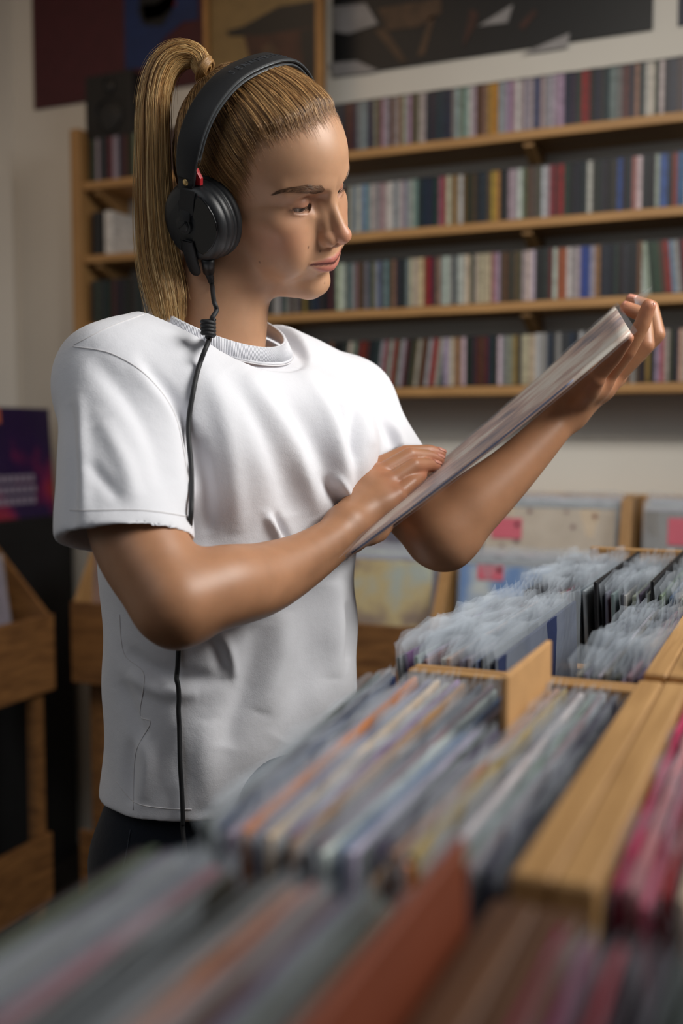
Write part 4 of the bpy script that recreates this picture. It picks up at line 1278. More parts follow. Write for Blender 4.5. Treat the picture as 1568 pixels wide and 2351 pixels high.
rr = np.sqrt(rgh.uniform(.5, 1.12, N))
end = np.clip(rgh.normal(.91, .06, N), .6, 1.0); end[rgh.uniform(0, 1, N) < .06] *= rgh.uniform(.3, .9)
u = np.linspace(0, 1, S)
ti = (u[None]*end[:, None])*59
i0 = np.clip(ti.astype(int), 0, 58); fr = (ti - i0)[..., None]
Cc_ = pcs[i0]*(1 - fr) + pcs[i0+1]*fr
Fa = fa[i0]*(1 - fr) + fa[i0+1]*fr; Fb = fb[i0]*(1 - fr) + fb[i0+1]*fr
dr = ang[:, None] + rgh.normal(0, .25, N)[:, None]*u[None]
rad_off = Cc_[..., 3]*(rr[:, None] + rgh.normal(0, .10, N)[:, None]*u[None]**2)
clump = .0016*np.sin(ang*7)[:, None]*u[None]
P = Cc_[..., :3] + (rad_off + clump)[..., None]*(np.cos(dr)[..., None]*Fa + np.sin(dr)[..., None]*Fb)
fly = rgh.uniform(0, 1, N) < .05
P[fly] += (rgh.normal(0, .006, (fly.sum(), 1, 3))*(u**1.5)[None, :, None])
rad = (.00026*(np.clip(1.05 - u, .1, 1)**.3))[None]*rgh.uniform(.6, 1.25, N)[:, None]
V1, Q1 = strands(P, rad)
ps = pmesh('ponytail_strands', V1, Q1, M['hair'], hair)
tone_attr(ps, np.repeat(tones(N, [(150, 108, 64), (190, 146, 90), (218, 178, 118), (236, 204, 148), (108, 74, 44)], [2, 4, 4, 3, 1]), S*3, 0)); tag(ps, kind='stuff')
# hair tie: a wrapped strand of hair
fw = pcs[:, :3]
Vt, Qt = [], []
for k in range(6):
    c = spline(pcs[:, :3], 300)[3 + k*4]
    i = min(58, int((3 + k*4)/5))
    th = np.linspace(0, 2*np.pi, 26, endpoint=False)
    ring = c + (.0112 + .0004*k)*(np.cos(th)[:, None]*fa[i] + np.sin(th)[:, None]*fb[i]) + np.sin(th)[:, None]*.0008
    v, q = tube(ring, .0021, 7, True)
    Qt += [tuple(x + len(Vt) for x in f) for f in q]; Vt += list(v)
tie = pmesh('hair_tie', np.array(Vt), Qt, mat('hair_tie', srgb(150, 112, 66), .5, noise=.25, nscale=300), hair)
# ================================================================ HEADPHONES
hp = empty('headphones', room(HO), YAW)
tag(hp, 'black headphones with a red clip worn over the blonde hair', 'headphones')
M['hp_black'] = mat('headphone_black', srgb(30, 32, 35), .42, bump=.05, bscale=900)
M['hp_soft'] = mat('headphone_soft', srgb(24, 25, 28), .62, bump=.1, bscale=700)
M['hp_gloss'] = mat('headphone_gloss', srgb(16, 17, 20), .22)
M['hp_trim'] = mat('headphone_trim', srgb(92, 98, 102), .35, metal=.3)
M['hp_red'] = mat('red_plastic', srgb(196, 40, 48), .4)
M['hp_gold'] = mat('brass', srgb(222, 190, 130), .3, metal=.6)
def hobj(name, V, Q, m, parent=None, smooth=True):
    me = poly_mesh(name, h2w(np.asarray(V, float)) - HO, Q, smooth)
    o = link(name, me, m, parent or hp)
    return o
def ribbon(path, wvec, width, thick, nrm_from, n=None, bev=True):
    # flat strap swept along path (head space); width along wvec(F), thickness outward from nrm_from
    P = np.asarray(path, float); m_ = len(P)
    Wd = np.full(m_, width) if np.isscalar(width) else np.asarray(width)
    prof = [(-.5, 0), (-.5, .7), (-.44, 1), (.44, 1), (.5, .7), (.5, 0), (.44, -.3), (-.44, -.3)]
    T_ = np.gradient(P, axis=0); T_ /= np.linalg.norm(T_, axis=1)[:, None]
    V, Q = [], []
    for i in range(m_):
        w_ = np.asarray(wvec, float); w_ = w_ - T_[i]*(w_ @ T_[i]); w_ /= np.linalg.norm(w_)
        o = np.cross(T_[i], w_)
        if o @ (P[i] - nrm_from) < 0: o = -o
        for a_, b_ in prof: V.append(P[i] + w_*a_*Wd[i] + o*b_*thick)
    k = len(prof)
    for i in range(m_ - 1):
        for j in range(k):
            Q.append((i*k+j, i*k+(j+1) % k, (i+1)*k+(j+1) % k, (i+1)*k+j))
    Q.append(tuple(range(k))); Q.append(tuple((m_-1)*k + j for j in range(k)))
    return V, Q
C0h = np.array([0, 0, 40.])
half = [(-13, -103, 34), (-12, -103, 60), (-11, -94, 88), (-9, -74, 113), (-5, -42, 132), (0, 0, 139)]
full = half + [(f_, -l_, u_) for f_, l_, u_ in half[-2::-1]]
bp_ = spline(full, 81)
wid = np.interp(np.linspace(0, 1, 81), [0, .06, .16, .5, .84, .94, 1], [17, 23, 29, 31, 29, 23, 17])
V, Q = ribbon(bp_, (1, 0, 0), wid, 3.2, C0h)
band = hobj('headband', V, Q, M['hp_soft'])
pp = bp_[10:71] + (C0h - bp_[10:71])/np.linalg.norm(C0h - bp_[10:71], axis=1)[:, None]*4.2
V, Q = ribbon(pp, (1, 0, 0), wid[10:71]*.96, 3.0, C0h)
hobj('headband_pad', V, Q, M['hp_soft'])
for off_, dw in ((1.2, .0), (-3.0, -.5)):
    ed = bp_[9:72] + np.array([1, 0, 0])*(wid[9:72]/2 + dw)[:, None] + (bp_[9:72] - C0h)/np.linalg.norm(bp_[9:72] - C0h, axis=1)[:, None]*off_
    V, Q = tube(ed, .55, 6)
    hobj('trim_line', V, Q, M['hp_trim'], band)
# embossed lettering on the crown of the band
txt = 'SENNHEISER'
arc = np.concatenate([[0], np.cumsum(np.linalg.norm(np.diff(bp_, axis=0), axis=1))])
mid = arc[40]
M['hp_letter'] = mat('embossed_letter', srgb(58, 61, 66), .4)
for i, ch in enumerate(txt):
    sarc = mid + (i - 4.5)*9.2
    k = int(np.clip(np.searchsorted(arc, sarc), 1, 79)); f_ = (sarc - arc[k-1])/(arc[k] - arc[k-1])
    c = bp_[k-1]*(1-f_) + bp_[k]*f_
    t_ = bp_[k] - bp_[k-1]; t_ /= np.linalg.norm(t_)
    up_ = np.array([-1., 0, 0]); up_ -= t_*(up_ @ t_); up_ /= np.linalg.norm(up_)
    o_ = np.cross(t_, up_)
    if o_ @ (c - C0h) < 0: o_ = -o_
    cu = bpy.data.curves.new('glyph', 'FONT'); cu.body = ch; cu.size = 11; cu.extrude = .25; cu.align_x = 'CENTER'; cu.align_y = 'CENTER'; cu.resolution_u = 2
    tmp = bpy.data.objects.new('glyph', cu); COL.objects.link(tmp)
    dg = bpy.context.evaluated_depsgraph_get()
    me = bpy.data.meshes.new_from_object(tmp.evaluated_get(dg)); bpy.data.objects.remove(tmp)
    co = np.empty(len(me.vertices)*3, np.float32); me.vertices.foreach_get('co', co); co = co.reshape(-1, 3)
    loc = c + co[:, :1]*t_ + co[:, 1:2]*up_ + (co[:, 2:3] + 3.3)*o_
    me.vertices.foreach_set('co', (h2w(loc) - HO).astype(np.float32).ravel()); me.update()
    me.materials.clear(); me.materials.append(M['hp_letter'])
    link('lettering', me, None, band)
def plane_pt(px, py, L0):
    # pixel -> head-space point on the plane L = L0
    o = w2h(np.array([0, 0, CAMZ])); d = w2h(W(px, py, 1.0)) - o
    t = (L0 - o[1])/d[1]
    return o + d*t
def revolve(prof, c, n=48):
    # prof: list of (radius, depth along -L)
    V, Q = [], []
    for r, l in prof:
        for i in range(n):
            a_ = 2*math.pi*i/n
            V.append((c[0] + r*math.cos(a_), c[1] - l, c[2] + r*math.sin(a_)))
    for j in range(len(prof) - 1):
        for i in range(n):
            Q.append((j*n+i, j*n+(i+1) % n, (j+1)*n+(i+1) % n, (j+1)*n+i))
    return V, Q
def extr(name, pix, L0, h, m, parent=None, bev=.6):
    pts = [plane_pt(px, py, L0) for px, py in pix]
    n_ = len(pts); V = [], []
    c = np.mean(pts, 0)
    V = [p for p in pts] + [np.array([p[0], L0 - h*.7, p[2]]) for p in pts] + [np.array([c[0] + (p[0]-c[0])*(1 - .03), L0 - h, c[2] + (p[2]-c[2])*(1 - .03)]) for p in pts]
    Q = []
    for r in range(2):
        for i in range(n_): Q.append((r*n_+i, r*n_+(i+1) % n_, (r+1)*n_+(i+1) % n_, (r+1)*n_+i))
    Q.append(tuple(2*n_ + i for i in range(n_)))
    return hobj(name, V, Q, m, parent, False)
for s in (-1, 1):
    mir = (lambda V_: [(p[0], p[1]*(-1 if s > 0 else 1), p[2]) for p in V_])
    flip = (lambda Q_: [q[::-1] for q in Q_] if s > 0 else Q_)
    cc = (-5.0, -74.0, 0.0)
    V, Q = revolve([(20, -2), (30, -3), (39, 0), (42, 4), (42.5, 8), (40, 11), (30, 12)], cc)
    hobj('ear_pad', mir(V), flip(Q), M['hp_soft'])
    cup_prof = [(30, 10.5), (41, 10.6), (42, 12), (42, 15), (41.3, 15.6), (41.3, 16.2), (41.8, 16.8), (41.2, 24), (40.2, 24.6), (40.2, 25.2), (40.4, 25.8), (38.6, 31), (36, 34), (32, 35.5), (20, 36), (0.01, 36.2)]
    V, Q = revolve(cup_prof, cc)
    cup = hobj('ear_cup', mir(V), flip(Q), M['hp_black'])
    if s < 0:
        L0 = -74 - 36.0
        extr('gloss_panel', [(455, 449), (466, 457), (478, 472), (490, 492), (497, 512), (500, 530), (497, 548), (489, 566), (478, 579), (468, 584), (459, 580), (450, 566), (443, 553), (447, 540), (451, 525), (450, 508), (444, 497), (447, 480), (450, 460)], L0, 1.5, M['hp_gloss'], cup)
        extr('gloss_panel', [(412, 458), (404, 470), (394, 486), (388, 505), (389, 525), (394, 545), (404, 562), (416, 574), (418, 558), (414, 540), (410, 520), (411, 498), (413, 478)], L0 + 1.5, 1.5, M['hp_black'], cup)
        # arm slot
        extr('arm_slot', [(415, 432), (447, 440), (444, 494), (432, 500), (418, 492), (410, 484)], L0 - .2, .9, M['hp_soft'], cup)
        # yoke arm from band to slot, and the paddle below
        V, Q = ribbon(spline([(-13, -102.5, 40), (-12.5, -104, 22), (-10, -110, 10), (-9, -112.0, 4)], 16), (1, 0, 0), np.linspace(16.5, 13, 16), 3.0, np.array([0, -60, 10.]))
        arm = hobj('yoke_arm', V, Q, M['hp_soft'])
        V, Q = ribbon([(p[0], p[1], p[2]) for p in spline([plane_pt(432, 553, -112), plane_pt(438, 585, -110.5), plane_pt(446, 612, -108), plane_pt(452, 630, -106)], 14)], (1, 0, 0), [13, 15, 16, 16.5, 16.5, 16.5, 16.5, 16.5, 16.5, 16.3, 15.6, 14, 11, 6], 2.6, np.array([0, -60, -10.]))
        hobj('paddle', V, Q, M['hp_soft'])
        hub = plane_pt(423, 516, -111)
        V, Q = revolve([(.01, 4.2), (6.0, 4.2), (6.6, 3.6), (7.2, 3.4), (7.4, 2.6), (9.6, 2.4), (10.2, 0)], (hub[0], -110.5, hub[2]), 32)
        hubo = hobj('hub', V, Q, M['hp_black'], cup, False)
        V, Q = tube([(hub[0] - 4.5, -115, hub[2] - 4), (hub[0] + 4.5, -115, hub[2] + 5)], .7, 6)
        hobj('emblem_bar', V, Q, M['hp_soft'], hubo)
        # brass pivot
        g_ = plane_pt(426, 419, -107)
        V, Q = revolve([(.01, 1.6), (3.0, 1.6), (3.5, .9), (3.6, 0)], (g_[0], -106.2, g_[2]), 20)
        hobj('brass_pivot', V, Q, M['hp_gold'], arm)
        # seam collar between band and arm
        V, Q = ribbon(spline([(-13, -103.2, 46), (-12.8, -103.4, 30)], 4), (1, 0, 0), 19.5, 3.8, np.array([0, -60, 20.]))
        hobj('arm_collar', V, Q, M['hp_soft'])
        # red clip
        extr('red_clip', [(456, 386), (459, 395), (466, 408), (466, 424), (449, 422), (450, 410), (454, 396)], -97, 4.0, M['hp_red'])
        # plug and strain relief, then cable down the shirt
        c0 = plane_pt(477, 592, -100); c1 = plane_pt(479, 625, -98); c2 = plane_pt(487, 655, -95)
        V, Q = tube([c0, c0*.6 + c1*.4, c1], [7.2, 6.8, 6.0], 16); hobj('cable_plug', V, Q, M['hp_black'])
        rel = spline([c1, c1*.5 + c2*.5 + np.array([0, 0, 1]), c2], 22)
        V, Q = tube(rel, [4.4 - .09*i + (.5 if i % 3 == 0 else 0) for i in range(22)], 12); hobj('strain_relief', V, Q, M['hp_soft'])
        CABLE0 = h2w(c2)
    else:
        V, Q = ribbon(spline([(-13, 102.5, 40), (-12, 104, 22), (-8, 108, 6), (-5, 110, -20)], 16), (1, 0, 0), np.linspace(21, 14, 16), 3.0, np.array([0, 60, 10.]))
        hobj('yoke_arm', V, Q, M['hp_soft'])
# ================================================================ T-SHIRT (cam frame)
B_F = np.array([math.cos(math.radians(45)), -math.sin(math.radians(45)), 0])     # chest direction
B_S = np.array([math.sin(math.radians(45)), math.cos(math.radians(45)), 0])      # her left
TD = 1.10
LEV = [(830, 300, 720), (900, 262, 800), (1000, 250, 828), (1130, 258, 822), (1290, 258, 806), (1360, 264, 802), (1430, 268, 814), (1500, 269, 806), (1600, 268, 813), (1700, 272, 806), (1790, 258, 802), (1900, 256, 800)]
LZ, LC, LA = [], [], []
for py, x0, x1 in LEV:
    a_, b_ = W(x0, py, TD), W(x1, py, TD)
    LZ.append(a_[2]); LC.append((a_[0] + b_[0])/2); LA.append((b_[0] - a_[0])/2)
LZ, LC, LA = np.array(LZ)[::-1], np.array(LC)[::-1], np.array(LA)[::-1]
zz_ = np.linspace(LZ[0] - .03, LZ[-1], 200)
def smooth1(y, k=7):
    p = np.pad(y, k, mode='edge'); return np.convolve(p, np.ones(2*k + 1)/(2*k + 1), 'valid')
LCs = smooth1(np.interp(zz_, LZ, LC)); LAs = smooth1(np.interp(zz_, LZ, LA))
SH_R = W(256, 870, 1.0); SH_L = W(795, 925, 1.235); NKB = W(470, 792, 1.125)
SLR = [W(258, 872, 1.0), W(278, 1030, .95), W(290, 1262, .895)]
SLL = [W(800, 930, 1.235), W(848, 1010, 1.205), W(908, 1115, 1.165)]
HEMR_C = W(288, 1240, .897)
nR = np.array([.03, -.31, -1.0]); nR /= np.linalg.norm(nR)
HEML_C = W(905, 1080, 1.17)
nL = W(960, 1180, 1.13) - W(830, 950, 1.22); nL /= np.linalg.norm(nL)
HEM_Z = .932
NC = np.array([*W(505, 758, 1.10)])
def torso_d(P):
    c = np.interp(P[:, 2], zz_, LCs); A_ = np.interp(P[:, 2], zz_, LAs)
    rx = P[:, 0] - c; ry = P[:, 1] - TD
    s_ = rx*B_S[0] + ry*B_S[1]; f_ = rx*B_F[0] + ry*B_F[1]
    k = A_/math.sqrt((1 + .72**2)/2)
    a_, b_ = k, k*.72
    q = (np.abs(s_/a_)**2.3 + np.abs(f_/b_)**2.3)**(1/2.3)
    return (q - 1)*np.minimum(a_, b_)*.95
def shirt_sdf(P):
    d = torso_d(P)
    d = smax(d, P[:, 2] - W(470, 850, 1.1)[2], .05)
    yoke = smin(cone(P, SH_R, NKB, .052, .056), cone(P, NKB, SH_L, .056, .052), .03)
    d = smin(d, yoke, .05)
    d = smin(d, cone(P, W(400, 960, 1.03), W(700, 1010, 1.16), .075, .07), .05)
    # bust
    for px, py, dd in ((520, 1030, 1.005), (735, 1040, 1.085)):
        d = smin(d, lell(P, W(px, py, dd), (.048, .048, .052), .05), .05)
    sr = chain(P, SLR, [.0515, .0565, .0602], .02)
    sr = smax(sr, (P - HEMR_C) @ nR, .002)
    d = smin(d, sr, .018)
    sl = chain(P, SLL, [.052, .050, .0475], .02)
    sl = smax(sl, (P - HEML_C) @ nL, .002)
    d = smin(d, sl, .018)
    # hollow sleeves
    ir = chain(P, [W(278, 1030, .95), W(290, 1262, .895), W(296, 1330, .877)], [.0445, .0545, .058], .02)
    d = smax(d, -ir, .001)
    il = chain(P, [W(848, 1010, 1.205), W(908, 1115, 1.165), W(935, 1160, 1.148)], [.0415, .0415, .0415], .02)
    d = smax(d, -il, .001)
    # hem and neck opening
    d = smax(d, HEM_Z - P[:, 2], .002)
    inner = np.maximum(torso_d(P) + .005, P[:, 2] - (HEM_Z + .03))
    d = smax(d, -inner, .001)
    nk = cone(P, W(500, 640, 1.105), W(488, 775, 1.105), .054, .060)
    d = smax(d, -nk, .004)
    q = P - NC.astype(np.float32)
    f_ = q @ B_F; s_ = q @ B_S
    rad_ = np.sqrt((f_/np.where(f_ > 0, .067, .062))**2 + (s_/.066)**2)
    cut = np.maximum((rad_ - 1.10)*.07, -(q[:, 2] + .030*f_/.070 + .0075))
    d = smax(d, -cut, .003)
    cap = q[:, 2] + .030*f_/.070 + .0080 + np.maximum(0, rad_ - 1.1)*.020 - sstep(1.25, 1.75, rad_)*.06
    d = smax(d, np.where(rad_ < 1.8, cap, -.05), .008)
    return d
V_, Q_ = surface(shirt_sdf, (-.30, .80, .918), (.14, 1.36, 1.45), .0027)
V_ = relax(V_, Q_, 4, .45)
print('shirt', len(V_))
# ---- folds: lines in the frame (pixels), width px, depth mm (negative = valley), acting on the camera side
FOLDS = [
 ([(205, 815), (290, 905), (350, 1010), (385, 1120)], 30, -4.0), ([(300, 830), (370, 930), (412, 1040), (428, 1160)], 22, 3.5), ([(330, 830), (405, 930), (440, 1030), (452, 1110)], 18, -5.0),
 ([(175, 900), (190, 1050), (192, 1190)], 20, 3.5), ([(160, 920), (170, 1080), (166, 1225)], 18, -3.5), ([(230, 960), (285, 1060), (312, 1150)], 26, 3.0), ([(200, 1060), (240, 1105), (275, 1145)], 18, -2.2),
 ([(520, 840), (600, 960), (650, 1090), (668, 1190)], 34, -4.5), ([(600, 850), (690, 960), (745, 1070), (775, 1150)], 30, -4.5), ([(560, 850), (645, 970), (700, 1090), (735, 1180)], 26, 4.0),
 ([(680, 830), (752, 930), (790, 1040), (812, 1130)], 28, 4.5), ([(720, 850), (790, 950), (815, 1060), (826, 1150)], 22, -5.5), ([(480, 860), (520, 980), (540, 1120), (545, 1230)], 30, 3.0),
 ([(450, 1000), (470, 1100), (480, 1230)], 22, -4.0), ([(612, 1180), (630, 1215), (642, 1248)], 12, 5.0), ([(632, 1180), (652, 1220), (665, 1250)], 11, -4.5), ([(770, 1090), (800, 1140), (822, 1190)], 12, 5.0), ([(740, 1100), (780, 1155), (805, 1200)], 16, -5.0),
 ([(290, 1490), (350, 1540), (430, 1555), (520, 1560)], 22, -5.0), ([(290, 1545), (370, 1585), (460, 1590)], 22, 4.0), ([(275, 1560), (310, 1660), (335, 1700)], 20, -4.5), ([(480, 1460), (500, 1500), (512, 1550)], 20, -3.6), ([(505, 1450), (528, 1500), (540, 1560)], 16, 4.5),
 ([(590, 1430), (575, 1540), (540, 1640), (520, 1720)], 34, -6.0), ([(650, 1400), (640, 1520), (600, 1640)], 34, 5.5), ([(720, 1340), (720, 1450), (690, 1600), (640, 1700)], 40, -6.0), ([(770, 1330), (775, 1430), (765, 1560)], 26, 5.0),
 ([(790, 1380), (802, 1440), (795, 1520)], 16, -4.0), ([(330, 1700), (340, 1760), (325, 1840)], 24, 3.5), ([(300, 1700), (298, 1780), (300, 1850)], 16, -3.5), ([(480, 1650), (470, 1760), (480, 1860)], 40, 3.5),
 ([(860, 930), (890, 980), (905, 1040)], 20, -5.0), ([(842, 905), (850, 960), (862, 1030)], 16, 4.0), ([(815, 905), (824, 980), (822, 1060)], 14, -7.0), ([(880, 950), (915, 1000), (925, 1040)], 12, 4.0)]
def proj_px(V):
    q = V - np.array([0, 0, CAMZ])
    f_ = q[:, 1]*math.cos(TILT) - q[:, 2]*math.sin(TILT); u_ = q[:, 1]*math.sin(TILT) + q[:, 2]*math.cos(TILT)
    return np.stack([784 + FPX*q[:, 0]/f_, 1175.5 - FPX*u_/f_], 1)
def fold_disp(V, N, folds):
    px = proj_px(V)
    vd = V - np.array([0, 0, CAMZ]); vd /= np.linalg.norm(vd, axis=1)[:, None]
    face = sstep(.0, .45, -(N*vd).sum(1))
    dsp = np.zeros(len(V))
    for pts, w, amp in folds:
        C = spline(pts, 26)
        lo, hi = C.min(0) - 3*w, C.max(0) + 3*w
        m_ = np.where(((px > lo) & (px < hi)).all(1))[0]
        if not len(m_): continue
        best = np.full(len(m_), 1e9); tpos = np.zeros(len(m_))
        for i in range(len(C) - 1):
            a_, b_ = C[i], C[i+1]; ab = b_ - a_
            q = px[m_] - a_
            h = np.clip(q @ ab/(ab @ ab), 0, 1)
            dd = np.linalg.norm(q - h[:, None]*ab, axis=1)
            up_ = dd < best
            best = np.where(up_, dd, best); tpos = np.where(up_, (i + h)/(len(C) - 1), tpos)
        env = np.sin(np.clip(tpos, .02, .98)*math.pi)**.6
        dsp[m_] += amp*.0014*np.exp(-(best/w)**2*1.4)*env
    return dsp*face
N_ = vnormals(V_, Q_)
noise = .0012*(np.sin(V_[:, 0]*38 + 1.7*np.sin(V_[:, 2]*21))*np.sin(V_[:, 2]*26 + V_[:, 1]*19)) + .0006*np.sin(V_[:, 0]*90 + V_[:, 2]*70)*np.sin(V_[:, 1]*80)
V_ = V_ + N_*(fold_disp(V_, N_, FOLDS) + noise)[:, None]
V_ = relax(V_, Q_, 1, .35)
def cloth_mat(name, col, rough=.85):
    m, nt, b = new_mat(name)
    b.inputs['Base Color'].default_value = (*col, 1)
    b.inputs['Roughness'].default_value = rough
    b.inputs['Sheen Weight'].default_value = .15
    b.inputs['Specular IOR Level'].default_value = .2
    tc = nt.nodes.new('ShaderNodeTexCoord')
    n1 = nt.nodes.new('ShaderNodeTexNoise'); n1.inputs['Scale'].default_value = 900; n1.inputs['Detail'].default_value = 2
    n2 = nt.nodes.new('ShaderNodeTexNoise'); n2.inputs['Scale'].default_value = 55; n2.inputs['Detail'].default_value = 4
    nt.links.new(tc.outputs['Object'], n1.inputs['Vector']); nt.links.new(tc.outputs['Object'], n2.inputs['Vector'])
    b1 = nt.nodes.new('ShaderNodeBump'); b1.inputs['Strength'].default_value = .25; b1.inputs['Distance'].default_value = .0006
    b2 = nt.nodes.new('ShaderNodeBump'); b2.inputs['Strength'].default_value = .25; b2.inputs['Distance'].default_value = .003
    nt.links.new(n2.outputs['Fac'], b2.inputs['Height']); nt.links.new(b2.outputs[0], b1.inputs['Normal'])
    nt.links.new(n1.outputs['Fac'], b1.inputs['Height']); nt.links.new(b1.outputs[0], b.inputs['Normal'])
    return m
M['shirt'] = cloth_mat('white_cotton', srgb(226, 227, 233))
M['seam'] = cloth_mat('white_seam', srgb(220, 218, 220))
shirt = pmesh('t_shirt', V_, Q_, M['shirt'])
tri = np.concatenate([Q_[:, [0, 1, 2]], Q_[:, [0, 2, 3]]])
SH_BVH = BVHTree.FromPolygons([tuple(v) for v in V_], [tuple(int(i) for i in t) for t in tri])
def hit(px, py, bvh=None):
    d = ray(px, py); o = Vector((0, 0, CAMZ))
    loc, nrm, _, _ = (bvh or SH_BVH).ray_cast(o, Vector(d).normalized())
    if loc is None: return None, None
    return np.array(loc), np.array(nrm)
def surf_line(pts, n, off):
    out = []
    for p in spline(pts, n):
        l_, n_ = hit(p[0], p[1])
        if l_ is not None: out.append(l_ + n_*off)
    return np.array(out)
# seams and hems
for pts, r in (([(168, 796), (255, 812), (335, 862), (400, 950), (428, 1080), (440, 1212)], .0006), ([(275, 1410), (285, 1500), (330, 1548), (322, 1640), (345, 1660), (312, 1730), (306, 1860)], .0005), ([(160, 1172), (215, 1172), (330, 1172), (432, 1186)], .0005), ([(268, 1795), (310, 1842), (380, 1856), (440, 1858)], .0005), ([(330, 722), (250, 752), (170, 792)], .0006)):
    L_ = surf_line(pts, 60, .0002)
    if len(L_) > 4:
        v, q = tube(L_, r, 6)
        o = link('seam', poly_mesh('seam', v - PB, q), M['seam'], shirt)
# ribbed collar
ring = []
th = np.linspace(0, 2*np.pi, 73)[:-1]
for t_ in th:
    c_, s_ = math.cos(t_), math.sin(t_)
    ring.append((NC + B_F*(.067*c_ if c_ > 0 else .062*c_) + B_S*(.066*s_) + np.array([0, 0, -.030*c_ + .004*s_*s_])))
ring = np.array(ring)
nr = ring - NC; nr[:, 2] = 0; nr /= np.linalg.norm(nr, axis=1)[:, None]
prof = [(-.0012, .0075), (.0002, .0088), (.0020, .0085), (.0050, .0020), (.0086, -.0062), (.0098, -.0090), (.0080, -.0095), (.0045, -.0065), (.0005, .0010)]
Vc, Qc = [], []
for i in range(len(ring)):
    for a_, b_ in prof: Vc.append(ring[i] + nr[i]*a_ + np.array([0, 0, b_]))
k = len(prof); m_ = len(ring)
for i in range(m_):
    for j in range(k): Qc.append((i*k + j, i*k + (j+1) % k, ((i+1) % m_)*k + (j+1) % k, ((i+1) % m_)*k + j))
col_o = pmesh('collar', np.array(Vc), Qc, M['shirt'], shirt)
Vr, Qr = [], []
for i in range(m_*4):
    t_ = i/4.0; a0 = int(t_) % m_; f_ = t_ - int(t_)
    R0 = ring[a0]*(1-f_) + ring[(a0+1) % m_]*f_; n0 = nr[a0]*(1-f_) + nr[(a0+1) % m_]*f_
    v, q = tube([R0 + n0*.0021 + np.array([0, 0, .0083]), R0 + n0*.0053 + np.array([0, 0, .0018]), R0 + n0*.0093 + np.array([0, 0, -.0068])], .00042, 4)
    Qr += [tuple(x + len(Vr) for x in f) for f in q]; Vr += list(v)
rb = link('rib_knit', poly_mesh('rib_knit', np.array(Vr) - PB, Qr), M['shirt'], shirt); tag(rb, kind='stuff')
v, q = tube(ring + nr*.0100 + np.array([0, 0, -.0100]), .0006, 6, True)
link('seam', poly_mesh('seam', v - PB, q), M['seam'], shirt)
# ================================================================ JEANS, SHOES
def jeans_sdf(P):
    d = ell(P, PB + np.array([.0, .0, .93]), (.128, .120, .13))
    for sx in (-1, 1):
        hip = PB + np.array([sx*.058, sx*.045, .86])
        d = smin(d, chain(P, [hip, PB + np.array([sx*.07, sx*.05, .50]), PB + np.array([sx*.072, sx*.05, .06])], [.088, .066, .056], .02), .03)
    d = smax(d, .045 - P[:, 2], .004)
    return smax(d, P[:, 2] - .985, .006)
V_, Q_ = surface(jeans_sdf, (-.33, .9, .03), (.12, 1.3, 1.0), .007)
M['denim'] = cloth_mat('dark_denim', srgb(20, 26, 36))
jeans = pmesh('jeans', V_, Q_, M['denim'])
tri = np.concatenate([Q_[:, [0, 1, 2]], Q_[:, [0, 2, 3]]])
J_BVH = BVHTree.FromPolygons([tuple(v) for v in V_], [tuple(int(i) for i in t) for t in tri])
pk = []
for p in spline([(300, 1905), (290, 1960), (275, 2020), (262, 2045)], 20):
    l_, n_ = hit(p[0], p[1], J_BVH)
    if l_ is not None: pk.append(l_ + n_*.0003)
if len(pk) > 3:
    v, q = tube(pk, .0007, 5); link('seam', poly_mesh('seam', v - PB, q), mat('denim_stitch', srgb(40, 48, 60), .8), jeans)
M['shoe'] = mat('white_leather', srgb(200, 198, 194), .5)
for sx in (-1, 1):
    a_ = PB + np.array([sx*.072, sx*.05, 0])
    def shoe_sdf(P, a_=a_):
        d = chain(P, [a_ + np.array([-.02, .02, .048]), a_ + np.array([.05, -.05, .045]), a_ + np.array([.115, -.115, .036])], [.042, .043, .035], .01)
        d = smin(d, cone(P, a_ + np.array([0, 0, .05]), a_ + np.array([-.005, .005, .085]), .042, .044), .02)
        return smax(d, .001 - P[:, 2], .004)
    v, q = surface(shoe_sdf, a_ + np.array([-.09, -.18, -.008]), a_ + np.array([.18, .09, .15]), .006)
    pmesh('shoe', v, q, M['shoe'])
# ================================================================ HEADPHONE CABLE
pth = [CABLE0, W(491, 690, .995), W(497, 712, .992)]
coil_c = W(478, 752, .975)
cl = []
for i in range(92):
    t_ = i/91*4.3*2*math.pi
    cl.append(coil_c + np.array([.0052*math.cos(t_), .0052*math.sin(t_), .0070 - .0145*i/91]))
end_pts = []
for px, py in ((484, 778), (470, 800), (456, 845), (444, 900), (436, 980), (431, 1080), (430, 1190)):
    l_, n_ = hit(px, py); off_ = {778: .016, 800: .010}.get(py, .0032)
    end_pts.append((l_ + n_*off_) if l_ is not None else W(px, py, .99))
low = []
for px, py in spline([(428, 1260), (420, 1380), (412, 1480), (411, 1560), (413, 1660), (417, 1760), (420, 1840), (421, 1890)], 34):
    l_, n_ = hit(px, py); low.append((l_ + n_*.0036) if l_ is not None else low[-1] + np.array([0, 0, -.006]))
low = list(np.array(low)); _lo = np.array(low)
_y = _lo[:, 1].copy()
for i in range(len(_y)): _lo[i, 1] = _y[max(0, i-2):i+3].min()
low = [p for p in _lo]
lastp = low[-1]
low += [lastp + np.array([.004, -.006, -.03]), lastp + np.array([.01, .0, -.09])]
path = np.vstack([spline(pth + [W(487, 730, .983), cl[0]], 30)[:-1], np.array(cl), spline([cl[-1]] + end_pts + low, 260)[1:]])
# keep the lower cable behind the forearm, off the skin
v, q = tube(path, .0023, 10)
cab = link('cable', poly_mesh('cable', v - HO, q), M['hp_soft'], hp)
